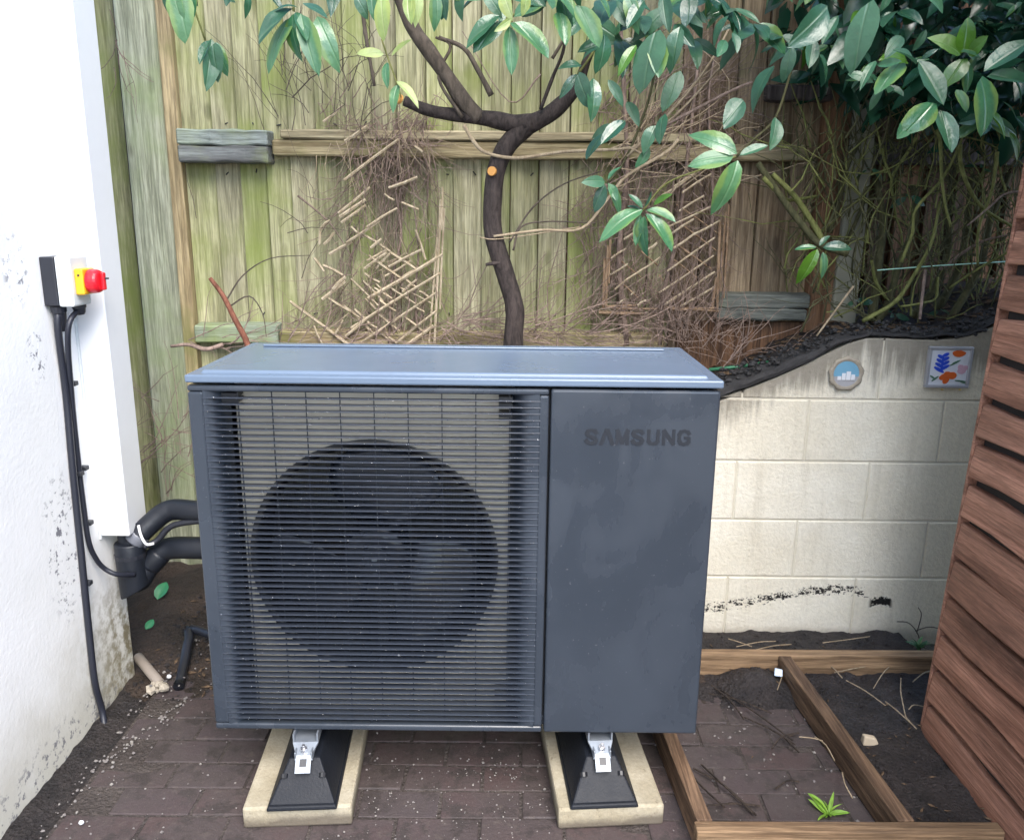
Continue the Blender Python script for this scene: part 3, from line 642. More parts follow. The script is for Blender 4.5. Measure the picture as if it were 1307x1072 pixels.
mb.add(vs_, [(k*n+i, k*n+(i+1) % n, (k+1)*n+(i+1) % n, (k+1)*n+i) for k in range(len(prof)-1) for i in range(n)]); mb.build('fan_ring', M['ring'], hp, smooth=True)
fan = MB().tube([(FCX, PYY+.002, FCZ), (FCX, PYY+.012, FCZ), (FCX, PYY+.07, FCZ)], [.055, .075, .078], 28).build('fan', M['fan'], hp, .004)
attach(MB().tube([(FCX, PYY-.004, FCZ), (FCX, PYY+.0015, FCZ)], [.030, .034], 24).build('hub_cap', M['slat'], None, .002), fan)
attach(MB().tube([(FCX, PYY-.010, FCZ), (FCX, PYY-.0045, FCZ)], .007, 6).build('hub_nut', M['zinc'], None), fan)
for b in range(3):
    mb = MB(); a0 = R(95)+b*2*math.pi/3; nr, na = 8, 10; vs_ = []
    for i in range(nr):
        r_ = .072+(.262-.072)*i/(nr-1); span = R(52+34*math.sin(math.pi*(.15+.75*i/(nr-1))))
        for j in range(na):
            t = j/(na-1)-.5; a = a0+span*t-.25*(i/(nr-1)); yy = PYY+.045+.075*t+.01*math.cos(t*3); rr2 = r_-(.02*abs(t*2)**3 if i == nr-1 else 0)
            vs_.append((FCX+rr2*math.cos(a), yy, FCZ+rr2*math.sin(a)))
    mb.add(vs_, [(i*na+j, i*na+j+1, (i+1)*na+j+1, (i+1)*na+j) for i in range(nr-1) for j in range(na-1)])
    o = mb.build('blade', M['fan'], None, smooth=True); attach(o, fan); md = o.modifiers.new('s', 'SOLIDIFY'); md.thickness = .005
mb = MB(); mb.box((FCX-.012, PYY+.085, UZ0+.03), (FCX+.012, PYY+.10, UZ1-.03)); mb.tube([(FCX, PYY+.08, FCZ), (FCX, PYY+.16, FCZ)], .06, 20); mb.build('motor', M['inside'], hp)
mb = MB()
for (cx, cz, wd) in ((UX0+.085, UZ1-.051, .034), (UX0+.085, UZ1-.064, .034), (SPL-.095, UZ1-.052, .03), (SPL-.095, UZ1-.066, .03), (SPL-.095, UZ1-.090, .03), (SPL-.10, UZ0+.09, .03)): mb.box((cx-wd/2, PYY-.045, cz-.0045), (cx+wd/2, PYY-.002, cz+.0045))
mb.build('clip', M['ring'], hp, kind='stuff')
# rain drops on the grille and panels
mb = MB(); rr = random.Random(3)
for k in range(900):
    i = rr.randrange(NS); xx = rr.uniform(UX0+.02, SPL-.01); r_ = rr.choice((.0007, .0010, .0014, .0018)); mb.ball((xx, UY-.0003, UZ0+.019+sp_*(i+1)+rr.uniform(-.001, .002)), r_, k, 5, 1, .05)
for k in range(46): mb.ball((rr.uniform(SPL+.02, UX1-.02), UY, rr.uniform(UZ0+.05, UZ1-.06)), rr.choice((.0006, .0009, .0014)), k, 5, 1, .05)
mb.build('rain_drops', M['drop'], hp, smooth=True, kind='stuff')

# ---- slabs and rubber feet
def slab_mesh():
    mb = MB(); nx, ny = 8, 16; mb.box((-.127, -.30, -.055), (.127, .30, 0)); return mb.mesh('concrete_slab', M['slab'], .006)
sm = slab_mesh()
for lab, cx, cy, rz in (('buff concrete slab under the left end, below the louvred grille', -.513, 1.942, .065), ('buff concrete slab under the right end, nearest the timber frame', .223, 1.952, .082)):
    o = tag(bpy.data.objects.new('concrete_slab', sm), lab, 'paving slab', 'slabs under the heat pump'); col.objects.link(o); o.location = (cx, cy, .0555); o.rotation_euler = (0, 0, rz)
def make_foot(label, loc, rz):
    root = thing('rubber_foot', label, 'mounting block', loc, 'rubber feet under the heat pump'); root.rotation_euler = (0, 0, rz)
    if 'b' not in feet:
        mb = MB(); mb.hexa([(-.0825, 0, 0), (.0825, 0, 0), (.0825, .58, 0), (-.0825, .58, 0)], [(-.078, .003, .012), (.078, .003, .012), (.078, .577, .012), (-.078, .577, .012)])
        mb.hexa([(-.077, .004, .0125), (.077, .004, .0125), (.077, .576, .0125), (-.077, .576, .0125)], [(-.036, .065, .095), (.036, .065, .095), (.036, .52, .095), (-.036, .52, .095)])
        feet['b'] = mb.mesh('block', M['rubber'], .004)
        mb = MB(); mb.box((-.021, .052, .0955), (.021, .53, .101)); mb.box((-.021, .052, .1015), (-.017, .53, .118)); mb.box((.017, .052, .1015), (.021, .53, .118)); feet['c'] = mb.mesh('channel', M['zinc'], .001, seg=1)
        mb = MB(); mb.hexa([(-.018, .030, .079), (.018, .030, .079), (.018, .034, .083), (-.018, .034, .083)], [(-.018, .056, .104), (.018, .056, .104), (.018, .056, .109), (-.018, .056, .109)])
        mb.hexa([(-.018, .056, .104), (.018, .056, .104), (.018, .056, .109), (-.018, .056, .109)], [(-.03, .085, .119), (.03, .085, .119), (.03, .085, .124), (-.03, .085, .124)])
        mb.box((-.03, .0855, .119), (.03, .5, .124)); mb.box((-.03, .0855, .1245), (-.026, .5, .1445)); mb.box((.026, .0855, .1245), (.03, .5, .1445)); feet['k'] = mb.mesh('bracket', M['zinc'], .001, seg=1)
        mb = MB(); mb.tube([(0, .066, .112), (0, .062, .124)], .0085, 6); mb.tube([(0, .062, .124), (0, .059, .134)], .004, 8); mb.tube([(0, .0665, .1105), (0, .0655, .113)], .012, 16); feet['n'] = mb.mesh('bolt', M['bolt'], .0008, seg=1)
        mb = MB(); mb.hexa([(-.008, .0386, .0905), (.008, .0386, .0905), (.008, .0392, .0912), (-.008, .0392, .0912)], [(-.008, .050, .102), (.008, .050, .102), (.008, .0506, .1026), (-.008, .0506, .1026)]); feet['h'] = mb.mesh('slot', M['rod'])
        mb = MB()
        for sx_ in (-.045, .045): mb.tube([(sx_, .040, .060), (sx_, .046, .0675)], .009, 10)
        feet['s'] = mb.mesh('recess', M['ring'])
    for k, nm in (('b', 'block'), ('c', 'channel'), ('k', 'bracket'), ('n', 'bolt'), ('h', 'slot'), ('s', 'recess')):
        o = bpy.data.objects.new(nm, feet[k]); col.objects.link(o); o.parent = root
feet = {}
make_foot('black rubber foot with zinc bracket on the left concrete slab', (-.479, 1.628, .0556), .065)
make_foot('black rubber foot with zinc bracket on the right concrete slab', (.230, 1.646, .0556), .075)

# ================================================================== TRUNKING, SWITCH, PIPES
tk = thing('cable_trunking', 'white plastic trunking running up the house corner above the black pipes', 'trunking', (-1.13, 2.24, .507))
mb = MB(); mb.box((-1.173, 2.186, .507), (-1.090, 2.303, 3.6)); mb.build('cover', M['pvc'], tk, .004)
mb = MB(); mb.box((-1.1735, 2.180, .50), (-1.168, 2.1855, 3.6)); mb.build('back_plate', M['pvc_grey'], tk)
iso = thing('isolator_switch', 'small black and white isolator box with a red rotary knob on yellow', 'switch', (-1.14, 2.09, 1.18))
mb = MB(); mb.box((-1.1735, 2.050, 1.176), (-1.137, 2.140, 1.297)); mb.build('base', M['black'], iso, .003)
mb = MB(); mb.box((-1.1365, 2.050, 1.174), (-1.099, 2.140, 1.299)); mb.build('cover', M['pvc_grey'], iso, .005)
mb = MB(); mb.box((-1.0985, 2.064, 1.203), (-1.076, 2.126, 1.268)); mb.build('plate', M['yellow'], iso, .004)
kn = MB().tube([(-1.0755, 2.095, 1.236), (-1.066, 2.095, 1.236), (-1.052, 2.095, 1.236), (-1.046, 2.095, 1.236)], [.030, .031, .029, .024], 24).build('knob', M['red'], iso, .003)
mb = MB(); mb.box((-1.0455, 2.088, 1.214), (-1.036, 2.102, 1.258)); attach(mb.build('grip', M['red'], None, .003), kn)
mb = MB(); mb.tube([(-1.036, 2.095, 1.243), (-1.027, 2.095, 1.243)], .0025, 6); attach(mb.build('pin', M['rod'], None), kn)
mb = MB(); mb.tube([(-1.087, 2.063, 1.252), (-1.087, 2.0655, 1.252)], .003, 8); mb.build('screw', M['rod'], iso)
# cables
def wire(name, label, pts, r_, clips, gland, cat='cable', group='cables clipped to the house wall', mat=None):
    p = spline(pts, 8); t = thing(name, label, cat, pts[-1], group); MB().tube(p, r_, 8).build('sheath', mat or M['cable'], t, smooth=True)
    if gland:
        a, b, r1, r2 = gland; mb = MB(); mb.tube([a, Vector(a).lerp(Vector(b), .25), Vector(a).lerp(Vector(b), .27), Vector(a).lerp(Vector(b), .8), b], [r1*1.12, r1*1.12, r1, r2, r2*.8], 14); mb.build('gland', M['black'], t)
    for c in clips:
        c = Vector(c); MB().box((-1.1735, c.y-.004, c.z-.006), (c.x+r_*.9+.003, c.y+.016, c.z+.006)).build('clip', M['rod'], t, .002)
cx1 = -1.163
P1 = [Vector((-1.152, 2.075, 1.165)), atx(74, 420, -1.155), atx(84, 500, cx1), atx(93, 600, cx1), atx(103, 700, cx1), atx(113, 800, cx1), atx(121, 870, -1.16), atz(130, 905, .03), atz(134, 930, -.02)]
wire('power_cable', 'thicker black cable from the black half of the switch down into the gravel', P1, .0092, [atx(86, 490, cx1), atx(99, 605, cx1), atx(110, 745, cx1)], ((-1.153, 2.075, 1.1758), (-1.155, 2.085, 1.11), .0165, .013))
P2 = [Vector((-1.115, 2.105, 1.165)), atx(87, 420, -1.125), atx(91, 500, -1.155), atx(100, 590, cx1), atx(106, 640, cx1), atx(113, 690, cx1), atx(122, 712, -1.160), atx(133, 725, -1.150), atx(150, 733, -1.12), aty(172, 733, 2.20)]
wire('power_cable', 'thinner black cable curving from the white half of the switch into the pipe lagging', P2, .0072, [atx(92, 490, -1.16), atx(106, 598, cx1), atx(112, 668, cx1)], ((-1.116, 2.105, 1.1735), (-1.116, 2.108, 1.15), .0155, .013))
# insulated pipes
def pipe(name, label, pts, r_, bands, group):
    t = thing(name, label, 'pipe', pts[0], group); p = spline(pts, 8); MB().tube(p, r_, 16).build('lagging', M['lag'], t, smooth=True)
    for a, b, mt in bands:
        a, b = Vector(a), Vector(b); MB().tube([a, a.lerp(b, .15), a.lerp(b, .85), b], [r_*1.0, r_*1.05, r_*1.05, r_*1.0], 16).build('tape_band', mt, t, smooth=True)
    return t
pl = [Vector((-1.118, 2.245, .53)), Vector((-1.118, 2.245, .42)), Vector((-1.112, 2.243, .385)), aty(176, 742, 2.25), aty(190, 722, 2.26), aty(206, 704, 2.27), aty(222, 699, 2.27), aty(250, 699, 2.25), aty(310, 700, 2.235)]
pipe('insulated_pipe', 'lower black lagged pipe bending out from under the trunking to the unit', pl, .033, [(pl[4], pl[5], M['lag']), ((-1.118, 2.245, .47), (-1.118, 2.245, .45), M['lag'])], 'lagged pipes')
mb = MB()
e = [Vector((-1.117, 2.236, .47)), Vector((-1.117, 2.236, .42)), Vector((-1.112, 2.232, .312))]; vs_ = []
mb.tube(e, [.0425, .043, .0415], 16); mb.v = [(v[0], v[1], v[2]+(.02*(v[0]+1.117)/.04 if v[2] < .36 else 0)) for v in mb.v]
t_ = thing('pipe_elbow_cover', 'black lagged pipe stub hanging straight below the white trunking', 'pipe', (-1.117, 2.236, .33)); mb.build('lagging', M['lag'], t_, .004, smooth=True)
MB().tube([(-1.117, 2.236, .437), (-1.117, 2.236, .425)], .0445, 16).build('tape_band', M['black'], t_)
pu = [aty(171, 690, 2.235), aty(180, 680, 2.24), aty(198, 663, 2.26), aty(212, 653, 2.27), aty(226, 650, 2.27), aty(250, 652, 2.25), aty(310, 655, 2.235)]
up = pipe('insulated_pipe', 'upper black lagged pipe rising from the trunking to the unit back', pu, .031, [(pu[0], pu[1], M['tape'])], 'lagged pipes')
tag(MB().tube(spline([Vector((-1.075, 2.215, .53)), Vector((-1.065, 2.205, .50)), Vector((-1.05, 2.20, .478)), Vector((-1.03, 2.205, .478))], 5), [.004]*16, 8).build('pipe_tie', M['pvc'], smooth=True), 'small white plastic tie hanging at the trunking end', 'tie')
tag(MB().tube(spline([aty(183, 698, 2.21), aty(200, 690, 2.23), aty(215, 674, 2.235), aty(230, 668, 2.235), aty(260, 664, 2.23)], 6), .009, 8).build('sensor_cable', M['black'], smooth=True), 'thin black cable slung below the upper lagged pipe', 'cable')
# drain hose and stub pipe
d0 = atz(228, 876, .014); dp = [d0, atz(235, 845, .03), atz(241, 817, .06), atz(252, 804, .07), Vector((-.66, 2.22, .075))]
t_ = thing('drain_hose', 'short shiny black drain hose lying on the soil left of the unit', 'hose', d0); MB().tube(spline(dp, 6), .0145, 12).build('hose', M['black'], t_, smooth=True); MB().tube([d0, Vector(d0).lerp(Vector(dp[1]), .12)], .0165, 12).build('end_collar', M['ring'], t_)
p0, p1 = atz(176, 838, .05), atz(204, 872, .018)
t_ = thing('waste_pipe', 'short grey pipe stub by the house corner with crumbly cement on its end', 'pipe', p0); MB().tube([p0, Vector(p0).lerp(Vector(p1), .5), p1], .0155, 10).build('stub', M['earthen'], t_, smooth=True)
mb = MB()
for k in range(9): mb.ball(Vector(p1)+Vector((rnd.uniform(-.02, .025), rnd.uniform(-.03, .01), rnd.uniform(-.01, .008))), rnd.uniform(.007, .015), k)
mb.build('cement_lump', M['cement'], t_, kind='stuff')
# ================================================================== ON THE GARDEN WALL
PY_ = WYF-.010
c = aty(1080, 477, PY_)
pq = thing('round_plaque', 'small round plaque with a blue seaside picture in a tarnished rim', 'plaque', c)
n = 36; mb = MB(); vs_ = []
for r_, yy in ((.052, PY_+.009), (.056, PY_-.001), (.050, PY_-.006), (.0415, PY_-.002)):
    vs_ += [(c.x+r_*(1+(.045*math.sin(9*2*math.pi*i/n) if r_ > .045 else 0))*math.cos(2*math.pi*i/n), yy, c.z+r_*(1+(.045*math.sin(9*2*math.pi*i/n) if r_ > .045 else 0))*math.sin(2*math.pi*i/n)) for i in range(n)]
mb.add(vs_, [(k*n+i, k*n+(i+1) % n, (k+1)*n+(i+1) % n, (k+1)*n+i) for k in range(3) for i in range(n)]); mb.build('rim', M['rim'], pq, smooth=True)
disc = MB().prism([(c.x+.042*math.cos(2*math.pi*i/n), c.z+.042*math.sin(2*math.pi*i/n)) for i in range(n)], PY_-.001, PY_+.005).build('picture', M['p_stone'], pq)
attach(MB().prism([(c.x+.0405*math.cos(a), c.z+.0405*math.sin(a)) for a in [R(-12+204*i/20) for i in range(21)]], PY_-.0022, PY_).build('painted_sky', M['p_sky'], None), disc)
mb = MB()
for (x0_, w_, h_) in ((-.028, .012, .012), (-.014, .012, .022), (0, .014, .028), (.016, .012, .018)): mb.box((c.x+x0_, PY_-.0036, c.z-.02), (c.x+x0_+w_, PY_-.0024, c.z-.02+h_))
attach(mb.build('painted_town', M['tile_white'], None, kind='stuff'), disc)
a, b = Vector((1.330, PY_, .889)), Vector((1.470, PY_, 1.022))
tl = thing('flower_tile', 'square white tile with blue, orange and pink flowers hung near the shed', 'tile picture', (1.4, PY_, .889))
x0, x1, z0, z1 = a.x, b.x, a.z, b.z
mb = MB(); fw = .009
for q in (((x0, z0), (x1, z0+fw)), ((x0, z1-fw), (x1, z1)), ((x0, z0+fw+.0005), (x0+fw, z1-fw-.0005)), ((x1-fw, z0+fw+.0005), (x1, z1-fw-.0005))): mb.box((q[0][0], PY_-.008, q[0][1]), (q[1][0], PY_+.009, q[1][1]))
mb.build('frame', M['frame_grey'], tl, .0015, seg=1)
tile = MB().box((x0+fw+.0005, PY_-.002, z0+fw+.0005), (x1-fw-.0005, PY_+.006, z1-fw-.0005)).build('tile', M['tile_white'], tl)
def petals(lst, mat, name):
    mb = MB()
    for k, (u, v, ru, rv, ang) in enumerate(lst):
        uu, vv = x0+(x1-x0)*u, z0+(z1-z0)*v; pts = []
        for i in range(10):
            t = 2*math.pi*i/10; px, pz = ru*math.cos(t), rv*math.sin(t); pts.append((uu+px*math.cos(ang)-pz*math.sin(ang), vv+px*math.sin(ang)+pz*math.cos(ang)))
        mb.prism(pts, PY_-.0032-.00025*k, PY_-.001)
    attach(mb.build(name, mat, None, kind='stuff'), tile)
petals([(.34+.06*((k % 2)*2-1)*(1-.1*k/4), .44+.052*k, .020-.0012*k, .0055, .5*((k % 2)*2-1)) for k in range(8)], M['p_blue'], 'blue_flower')
petals([(.68, .85, .020, .009, 0), (.73, .82, .017, .008, .3), (.64, .82, .014, .008, -.3), (.42, .27, .017, .010, .4), (.52, .31, .017, .011, -.4), (.47, .2, .015, .010, 1.2), (.6, .3, .014, .012, 0)], M['p_orange'], 'orange_flower')
petals([(.80, .42, .014, .011, 0), (.86, .48, .012, .009, .5), (.78, .50, .012, .009, -.5)], M['p_pink'], 'pink_flower')
petals([(.62, .60, .018, .003, .5), (.66, .64, .014, .0025, .4), (.22, .22, .014, .003, .7), (.15, .26, .010, .003, -.6), (.8, .17, .019, .003, -.1), (.86, .14, .010, .003, -.3)], M['p_green'], 'green_leaf')
mb = MB()
for xx in (1.388, 1.445): mb.ball((xx, PY_-.004, .8835), .0055, 3, 8, .7, .05)
mb.build('hook', M['brass'], tl, smooth=True)

# ================================================================== TRELLISES
def cane_set(root, canes, y, mat, r_=.0042, ox=0, oy=0, sc=1, name='cane', jig=.004):
    for k, (xa, ya, xb, yb) in enumerate(canes):
        rr = random.Random(k*7+int(xa)); yy = y+rr.uniform(-jig, jig)
        a = aty(ox+xa/sc, oy+ya/sc, yy); b = aty(ox+xb/sc, oy+yb/sc, yy+rr.uniform(-jig, jig)); mid = a.lerp(b, .5)+Vector((rr.uniform(-.003, .003), 0, rr.uniform(-.003, .003)))
        rad = r_*rr.uniform(.8, 1.2)
        MB().tube([a, mid, b], [rad, rad*1.05, rad*.9], 5).build(name, mat, root)
tr1 = thing('broken_trellis', 'broken pale cane trellis left of the tree trunk, its lattice splayed open', 'trellis', aty(480, 440, 2.915), 'cane trellises on the fence')
A = [(350, 195, 475, 125), (445, 130, 635, 5), (545, 275, 670, 185), (680, 265, 860, 170), (565, 440, 980, 195), (470, 605, 965, 300), (520, 690, 950, 405), (720, 690, 945, 510), (785, 695, 930, 590), (370, 390, 440, 320), (310, 445, 440, 345), (320, 140, 375, 75), (300, 55, 355, 10), (580, 160, 640, 110), (440, 650, 560, 550)]
B = [(530, 80, 690, 180), (470, 40, 540, 100), (570, 200, 640, 245), (620, 240, 745, 325), (690, 185, 830, 275), (760, 320, 850, 390), (780, 235, 840, 280), (545, 300, 630, 350), (700, 390, 830, 470), (850, 400, 910, 440), (265, 215, 320, 290), (315, 255, 425, 310), (340, 435, 480, 520), (610, 515, 740, 620), (765, 540, 890, 640), (560, 570, 620, 605), (680, 655, 730, 690), (130, 455, 460, 695), (150, 475, 440, 690), (820, 480, 880, 515), (600, 380, 700, 440), (630, 450, 720, 510), (550, 440, 610, 500), (490, 500, 560, 560)]
cane_set(tr1, A, 2.905, M['cane'], .0052, 340, 280, 4.357); cane_set(tr1, B, 2.915, M['cane'], .0045, 340, 280, 4.357)
lat = []
for k in range(0, 9, 2):                                   # what is left of the regular lattice
    o_ = k*62; lat.append((470+o_*.55, 330+o_*.1, 470+o_*.55+rnd.uniform(90, 190), 330+o_*.1+rnd.uniform(70, 150)))
    lat.append((430+o_*.35, 480+o_*.25, 430+o_*.35+rnd.uniform(90, 160), 480+o_*.25+rnd.uniform(70, 120)))
    lat.append((560+o_*.4, 230+o_*.35, 560+o_*.4+rnd.uniform(70, 150), 230+o_*.35-rnd.uniform(45, 90)))
lat = [l for l in lat if l[2] < 985 and l[3] < 700]
cane_set(tr1, lat, 2.918, M['cane'], .0038, 340, 280, 4.357)
cane_set(tr1, [(540, 545, 920, 260), (500, 775, 720, 595), (510, 800, 690, 680), (520, 840, 690, 720), (390, 865, 440, 825), (700, 870, 910, 740), (850, 600, 1050, 525), (545, 275, 700, 170), (820, 640, 890, 685), (940, 700, 1060, 750), (395, 140, 530, 25), (1030, 310, 1085, 350)], 2.90, M['cane'], .0048, 340, 130, 5.446)
cane_set(tr1, [(990, -60, 965, 500), (970, -110, 935, 690), (950, 100, 905, 690), (980, -180, 975, 60), (300, 60, 295, 140), (830, 60, 885, 225), (380, 640, 425, 560), (265, 590, 310, 690)], 2.908, M['cane'], .004, 340, 280, 4.357)
tr2 = thing('cane_trellis', 'brown cane trellis hung right of the tree trunk, tangled with dead vine', 'trellis', aty(840, 400, 2.92), 'cane trellises on the fence')
A2 = [(210, 540, 330, 465), (410, 515, 550, 420), (460, 370, 530, 320), (680, 105, 850, 0), (590, 220, 960, 45), (640, 360, 790, 255), (770, 270, 960, 170), (600, 515, 925, 285), (540, 665, 915, 410), (580, 745, 925, 520), (690, 755, 920, 625), (265, 735, 310, 710), (350, 680, 375, 660), (395, 750, 455, 715), (215, 430, 320, 360), (620, 265, 780, 160), (240, 640, 420, 510), (300, 300, 420, 225), (700, -20, 900, -150), (560, 0, 760, -130), (640, -60, 960, -260)]
cane_set(tr2, A2, 2.905, M['cane'], .0040, 740, 250, 5.36)
B2 = [(660, 60, 960, 270), (700, 200, 940, 380), (560, 250, 900, 500), (540, 540, 700, 750), (620, 420, 800, 560), (230, 400, 420, 560), (240, 560, 400, 700), (420, 380, 540, 480), (330, 280, 460, 380)]
cane_set(tr2, B2, 2.94, M['cane_brown'], .0034, 740, 250, 5.36)
cane_set(tr2, [(195, 340, 180, 760), (170, 430, 160, 770), (210, 300, 200, 600), (960, 170, 940, 790), (935, 560, 905, 770), (1000, 110, 960, 640), (1020, 60, 985, 700), (130, 790, 370, 800), (175, 760, 400, 750), (590, 765, 920, 770), (130, 800, 420, 806), (620, 775, 950, 790), (250, 770, 600, 775)], 2.918, M['cane_brown'], .0042, 740, 250, 5.36)

# ================================================================== DEAD CLIMBERS
def twigs(boxes, seed, mat, root, name, r0=.0012, r1=.0028, depth=(2.84, 2.95)):
    rr = random.Random(seed); mb = MB()
    for (xa, ya, xb, yb, cnt, ang, spread, L0, L1) in boxes:
        for k in range(cnt):
            px, py = rr.uniform(xa, xb), rr.uniform(ya, yb); y = rr.uniform(*depth); p = aty(px, py, y); a = R(ang+rr.gauss(0, spread)); L = rr.uniform(L0, L1); n = rr.randint(4, 7); pts = [p]; curl = rr.uniform(-.35, .35)
            for i in range(n):
                a += curl*rr.uniform(.2, 1)+rr.gauss(0, .16); p = p+Vector((math.cos(a), rr.uniform(-.25, .25), math.sin(a)))*(L/n); p.y = min(2.972, max(2.70, p.y)); pts.append(p.copy())
            r_ = rr.uniform(r0, r1); mb.tube(pts, [r_*(1-.6*i/n) for i in range(n+1)], 4, False)
            if rr.random() < .4:
                b = pts[n//2]; a2 = a+rr.choice((-1, 1))*rr.uniform(.5, 1.1); q = b+Vector((math.cos(a2), 0, math.sin(a2)))*L*.3; mb.tube([b, b.lerp(q, .5)+Vector((0, -.004, .004)), q], [r_*.6, r_*.5, r_*.3], 3, False)
    return mb.build(name, mat, root, kind='stuff')
cl = thing('dead_climber', 'dry purple brown vine hanging over the broken trellis left of the trunk', 'climbing plant', aty(500, 440, 2.9), 'dead vines on the fence')
twigs([(450, 150, 550, 230, 150, -95, 16, .12, .4), (400, 120, 560, 175, 45, -60, 60, .08, .25), (420, 250, 560, 420, 130, -95, 30, .1, .35), (480, 160, 540, 200, 80, 20, 70, .05, .16), (360, 400, 560, 440, 50, 10, 40, .1, .3)], 11, M['twig'], cl, 'tangle', .0009, .0022, (2.91, 2.965))
twigs([(400, 140, 560, 200, 26, -80, 25, .12, .35), (420, 250, 560, 420, 26, -90, 30, .1, .3)], 18, M['twig_pale'], cl, 'pale_twigs', .0009, .0018, (2.86, 2.95))
twigs([(350, 60, 480, 170, 40, 82, 25, .12, .35), (250, 130, 400, 400, 9, 80, 20, .12, .35)], 12, M['bark_grey'], cl, 'fine_twigs', .001, .0022)
for pts, r_ in (([(497, 440), (500, 360), (512, 300), (505, 230), (520, 170)], .006), ([(535, 440), (530, 380), (534, 320), (528, 260)], .005), ([(380, 250), (405, 270), (425, 290), (450, 330)], .004), ([(690, 95), (650, 130), (590, 40)], .003)):
    MB().tube(spline([aty(a, b, 2.93) for a, b in pts], 5), lerp_r(r_, r_*.5, (len(pts)-1)*5+1), 6).build('stem', M['twig'], cl, smooth=True)
cl2 = thing('dead_climber', 'dry red brown vine matted over the right hand trellis', 'climbing plant', aty(850, 440, 2.9), 'dead vines on the fence')
twigs([(760, 110, 930, 400, 460, -95, 30, .1, .3), (760, 60, 930, 200, 110, 35, 25, .1, .4), (740, 300, 790, 420, 45, 90, 12, .1, .3)], 13, M['twig'], cl2, 'tangle', .0009, .0024, (2.935, 2.972))
twigs([(790, 400, 920, 445, 90, 60, 60, .06, .25), (840, 380, 880, 440, 50, 100, 25, .1, .3), (760, 120, 930, 400, 60, -80, 40, .1, .3)], 19, M['twig'], cl2, 'front_twigs', .0009, .0022, (2.85, 2.93))
twigs([(760, 130, 930, 260, 40, 35, 18, .15, .4)], 14, M['twig_pale'], cl2, 'pale_twigs', .0014, .003)
for pts, r_ in (([(842, 440), (846, 380), (860, 320), (870, 260), (880, 180), (890, 90)], .009), ([(800, 440), (790, 330), (800, 220), (795, 90), (790, 0)], .011), ([(905, 340), (910, 250), (905, 120), (925, 20)], .006)):
    MB().tube(spline([aty(a, b, 2.93) for a, b in pts], 5), lerp_r(r_, r_*.6, (len(pts)-1)*5+1), 7).build('stem', M['twig'], cl2, smooth=True)
# litter of dry twigs along the fence foot, above the unit
mb_l = thing('twig_heap', 'low heap of dry twigs along the fence between the two trellises', 'twigs', aty(680, 435, 2.85))
twigs([(560, 405, 760, 440, 120, 8, 35, .12, .4), (230, 425, 560, 445, 50, 5, 30, .1, .3), (900, 425, 1000, 475, 24, 25, 25, .08, .25)], 15, M['twig'], mb_l, 'twigs', .001, .0028, (2.7, 2.9))
twigs([(130, 560, 250, 640, 22, 75, 25, .1, .35), (180, 480, 240, 600, 12, 20, 60, .1, .3), (135, 10, 160, 110, 8, -70, 20, .1, .25)], 16, M['twig'], mb_l, 'loose_twigs', .0012, .0025, (2.75, 2.92))
rt = [(268, 355), (285, 378), (300, 408), (316, 440), (322, 480)]
t_ = thing('cut_twig', 'red brown pruned twig standing behind the top left of the unit', 'twig', aty(318, 450, 2.6)); MB().tube(spline([aty(a, b, 2.6) for a, b in rt], 4), lerp_r(.0065, .011, 17), 8).build('stem', M['redtwig'], t_, smooth=True)
for pts in ([(288, 385), (310, 352), (345, 330), (395, 326)], [(292, 392), (318, 378), (335, 400), (340, 430)]): MB().tube(spline([aty(a, b, 2.62) for a, b in pts], 4), lerp_r(.003, .0012, 13), 5).build('side_twig', M['bark_grey'], t_)
tag(MB().tube(spline([aty(218, 442, 2.6), aty(240, 440, 2.6), aty(262, 446, 2.6), aty(285, 440, 2.62)], 4), lerp_r(.005, .008, 13), 7).build('snapped_stick', M['twig'], smooth=True), 'snapped grey stick lying by the left end of the unit top', 'stick')

# ================================================================== TREE
def leaf_mesh(name, mat, wid, droop, fold, seed):
    """unit leaf: base at the origin, tip at y = 1, face towards +z; 8 x 4 quads"""
    rr = random.Random(seed); n = 8; vs_ = []
    for i in range(n+1):
        t = i/n; hw = wid*.5*(math.sin(math.pi*min(1, t**.85))**.75 if 0 < t < 1 else (.02 if t == 0 else .004)); zc = -droop*t*t+.04*math.sin(t*3)
        for j, s in enumerate((-1, -.55, 0, .55, 1)):
            vs_.append((s*hw+rr.uniform(-.008, .008)+.06*math.sin(t*2.6+seed)*(seed % 3-1), t, zc+fold*abs(s)*hw*2*(1-.25*abs(s))+.007*math.sin(t*9+seed+s*2)*abs(s)))
    mb = MB(); mb.add(vs_, [(i*5+j, i*5+j+1, (i+1)*5+j+1, (i+1)*5+j) for i in range(n) for j in range(4)]); me = mb.mesh(name, mat, 0, True); return me
LV = {k: [leaf_mesh('leaf', M[mk], wd, dr, fo, s) for s, (wd, dr, fo) in enumerate(((.40, .12, .22), (.34, .30, .16), (.47, .04, .30), (.42, .42, .08), (.37, -.10, .34), (.44, .22, .02)))] for k, mk in (('d', 'leaf'), ('m', 'leaf_mid'), ('p', 'leaf_pale'), ('v', 'leaf_vivid'))}
CNT = {}
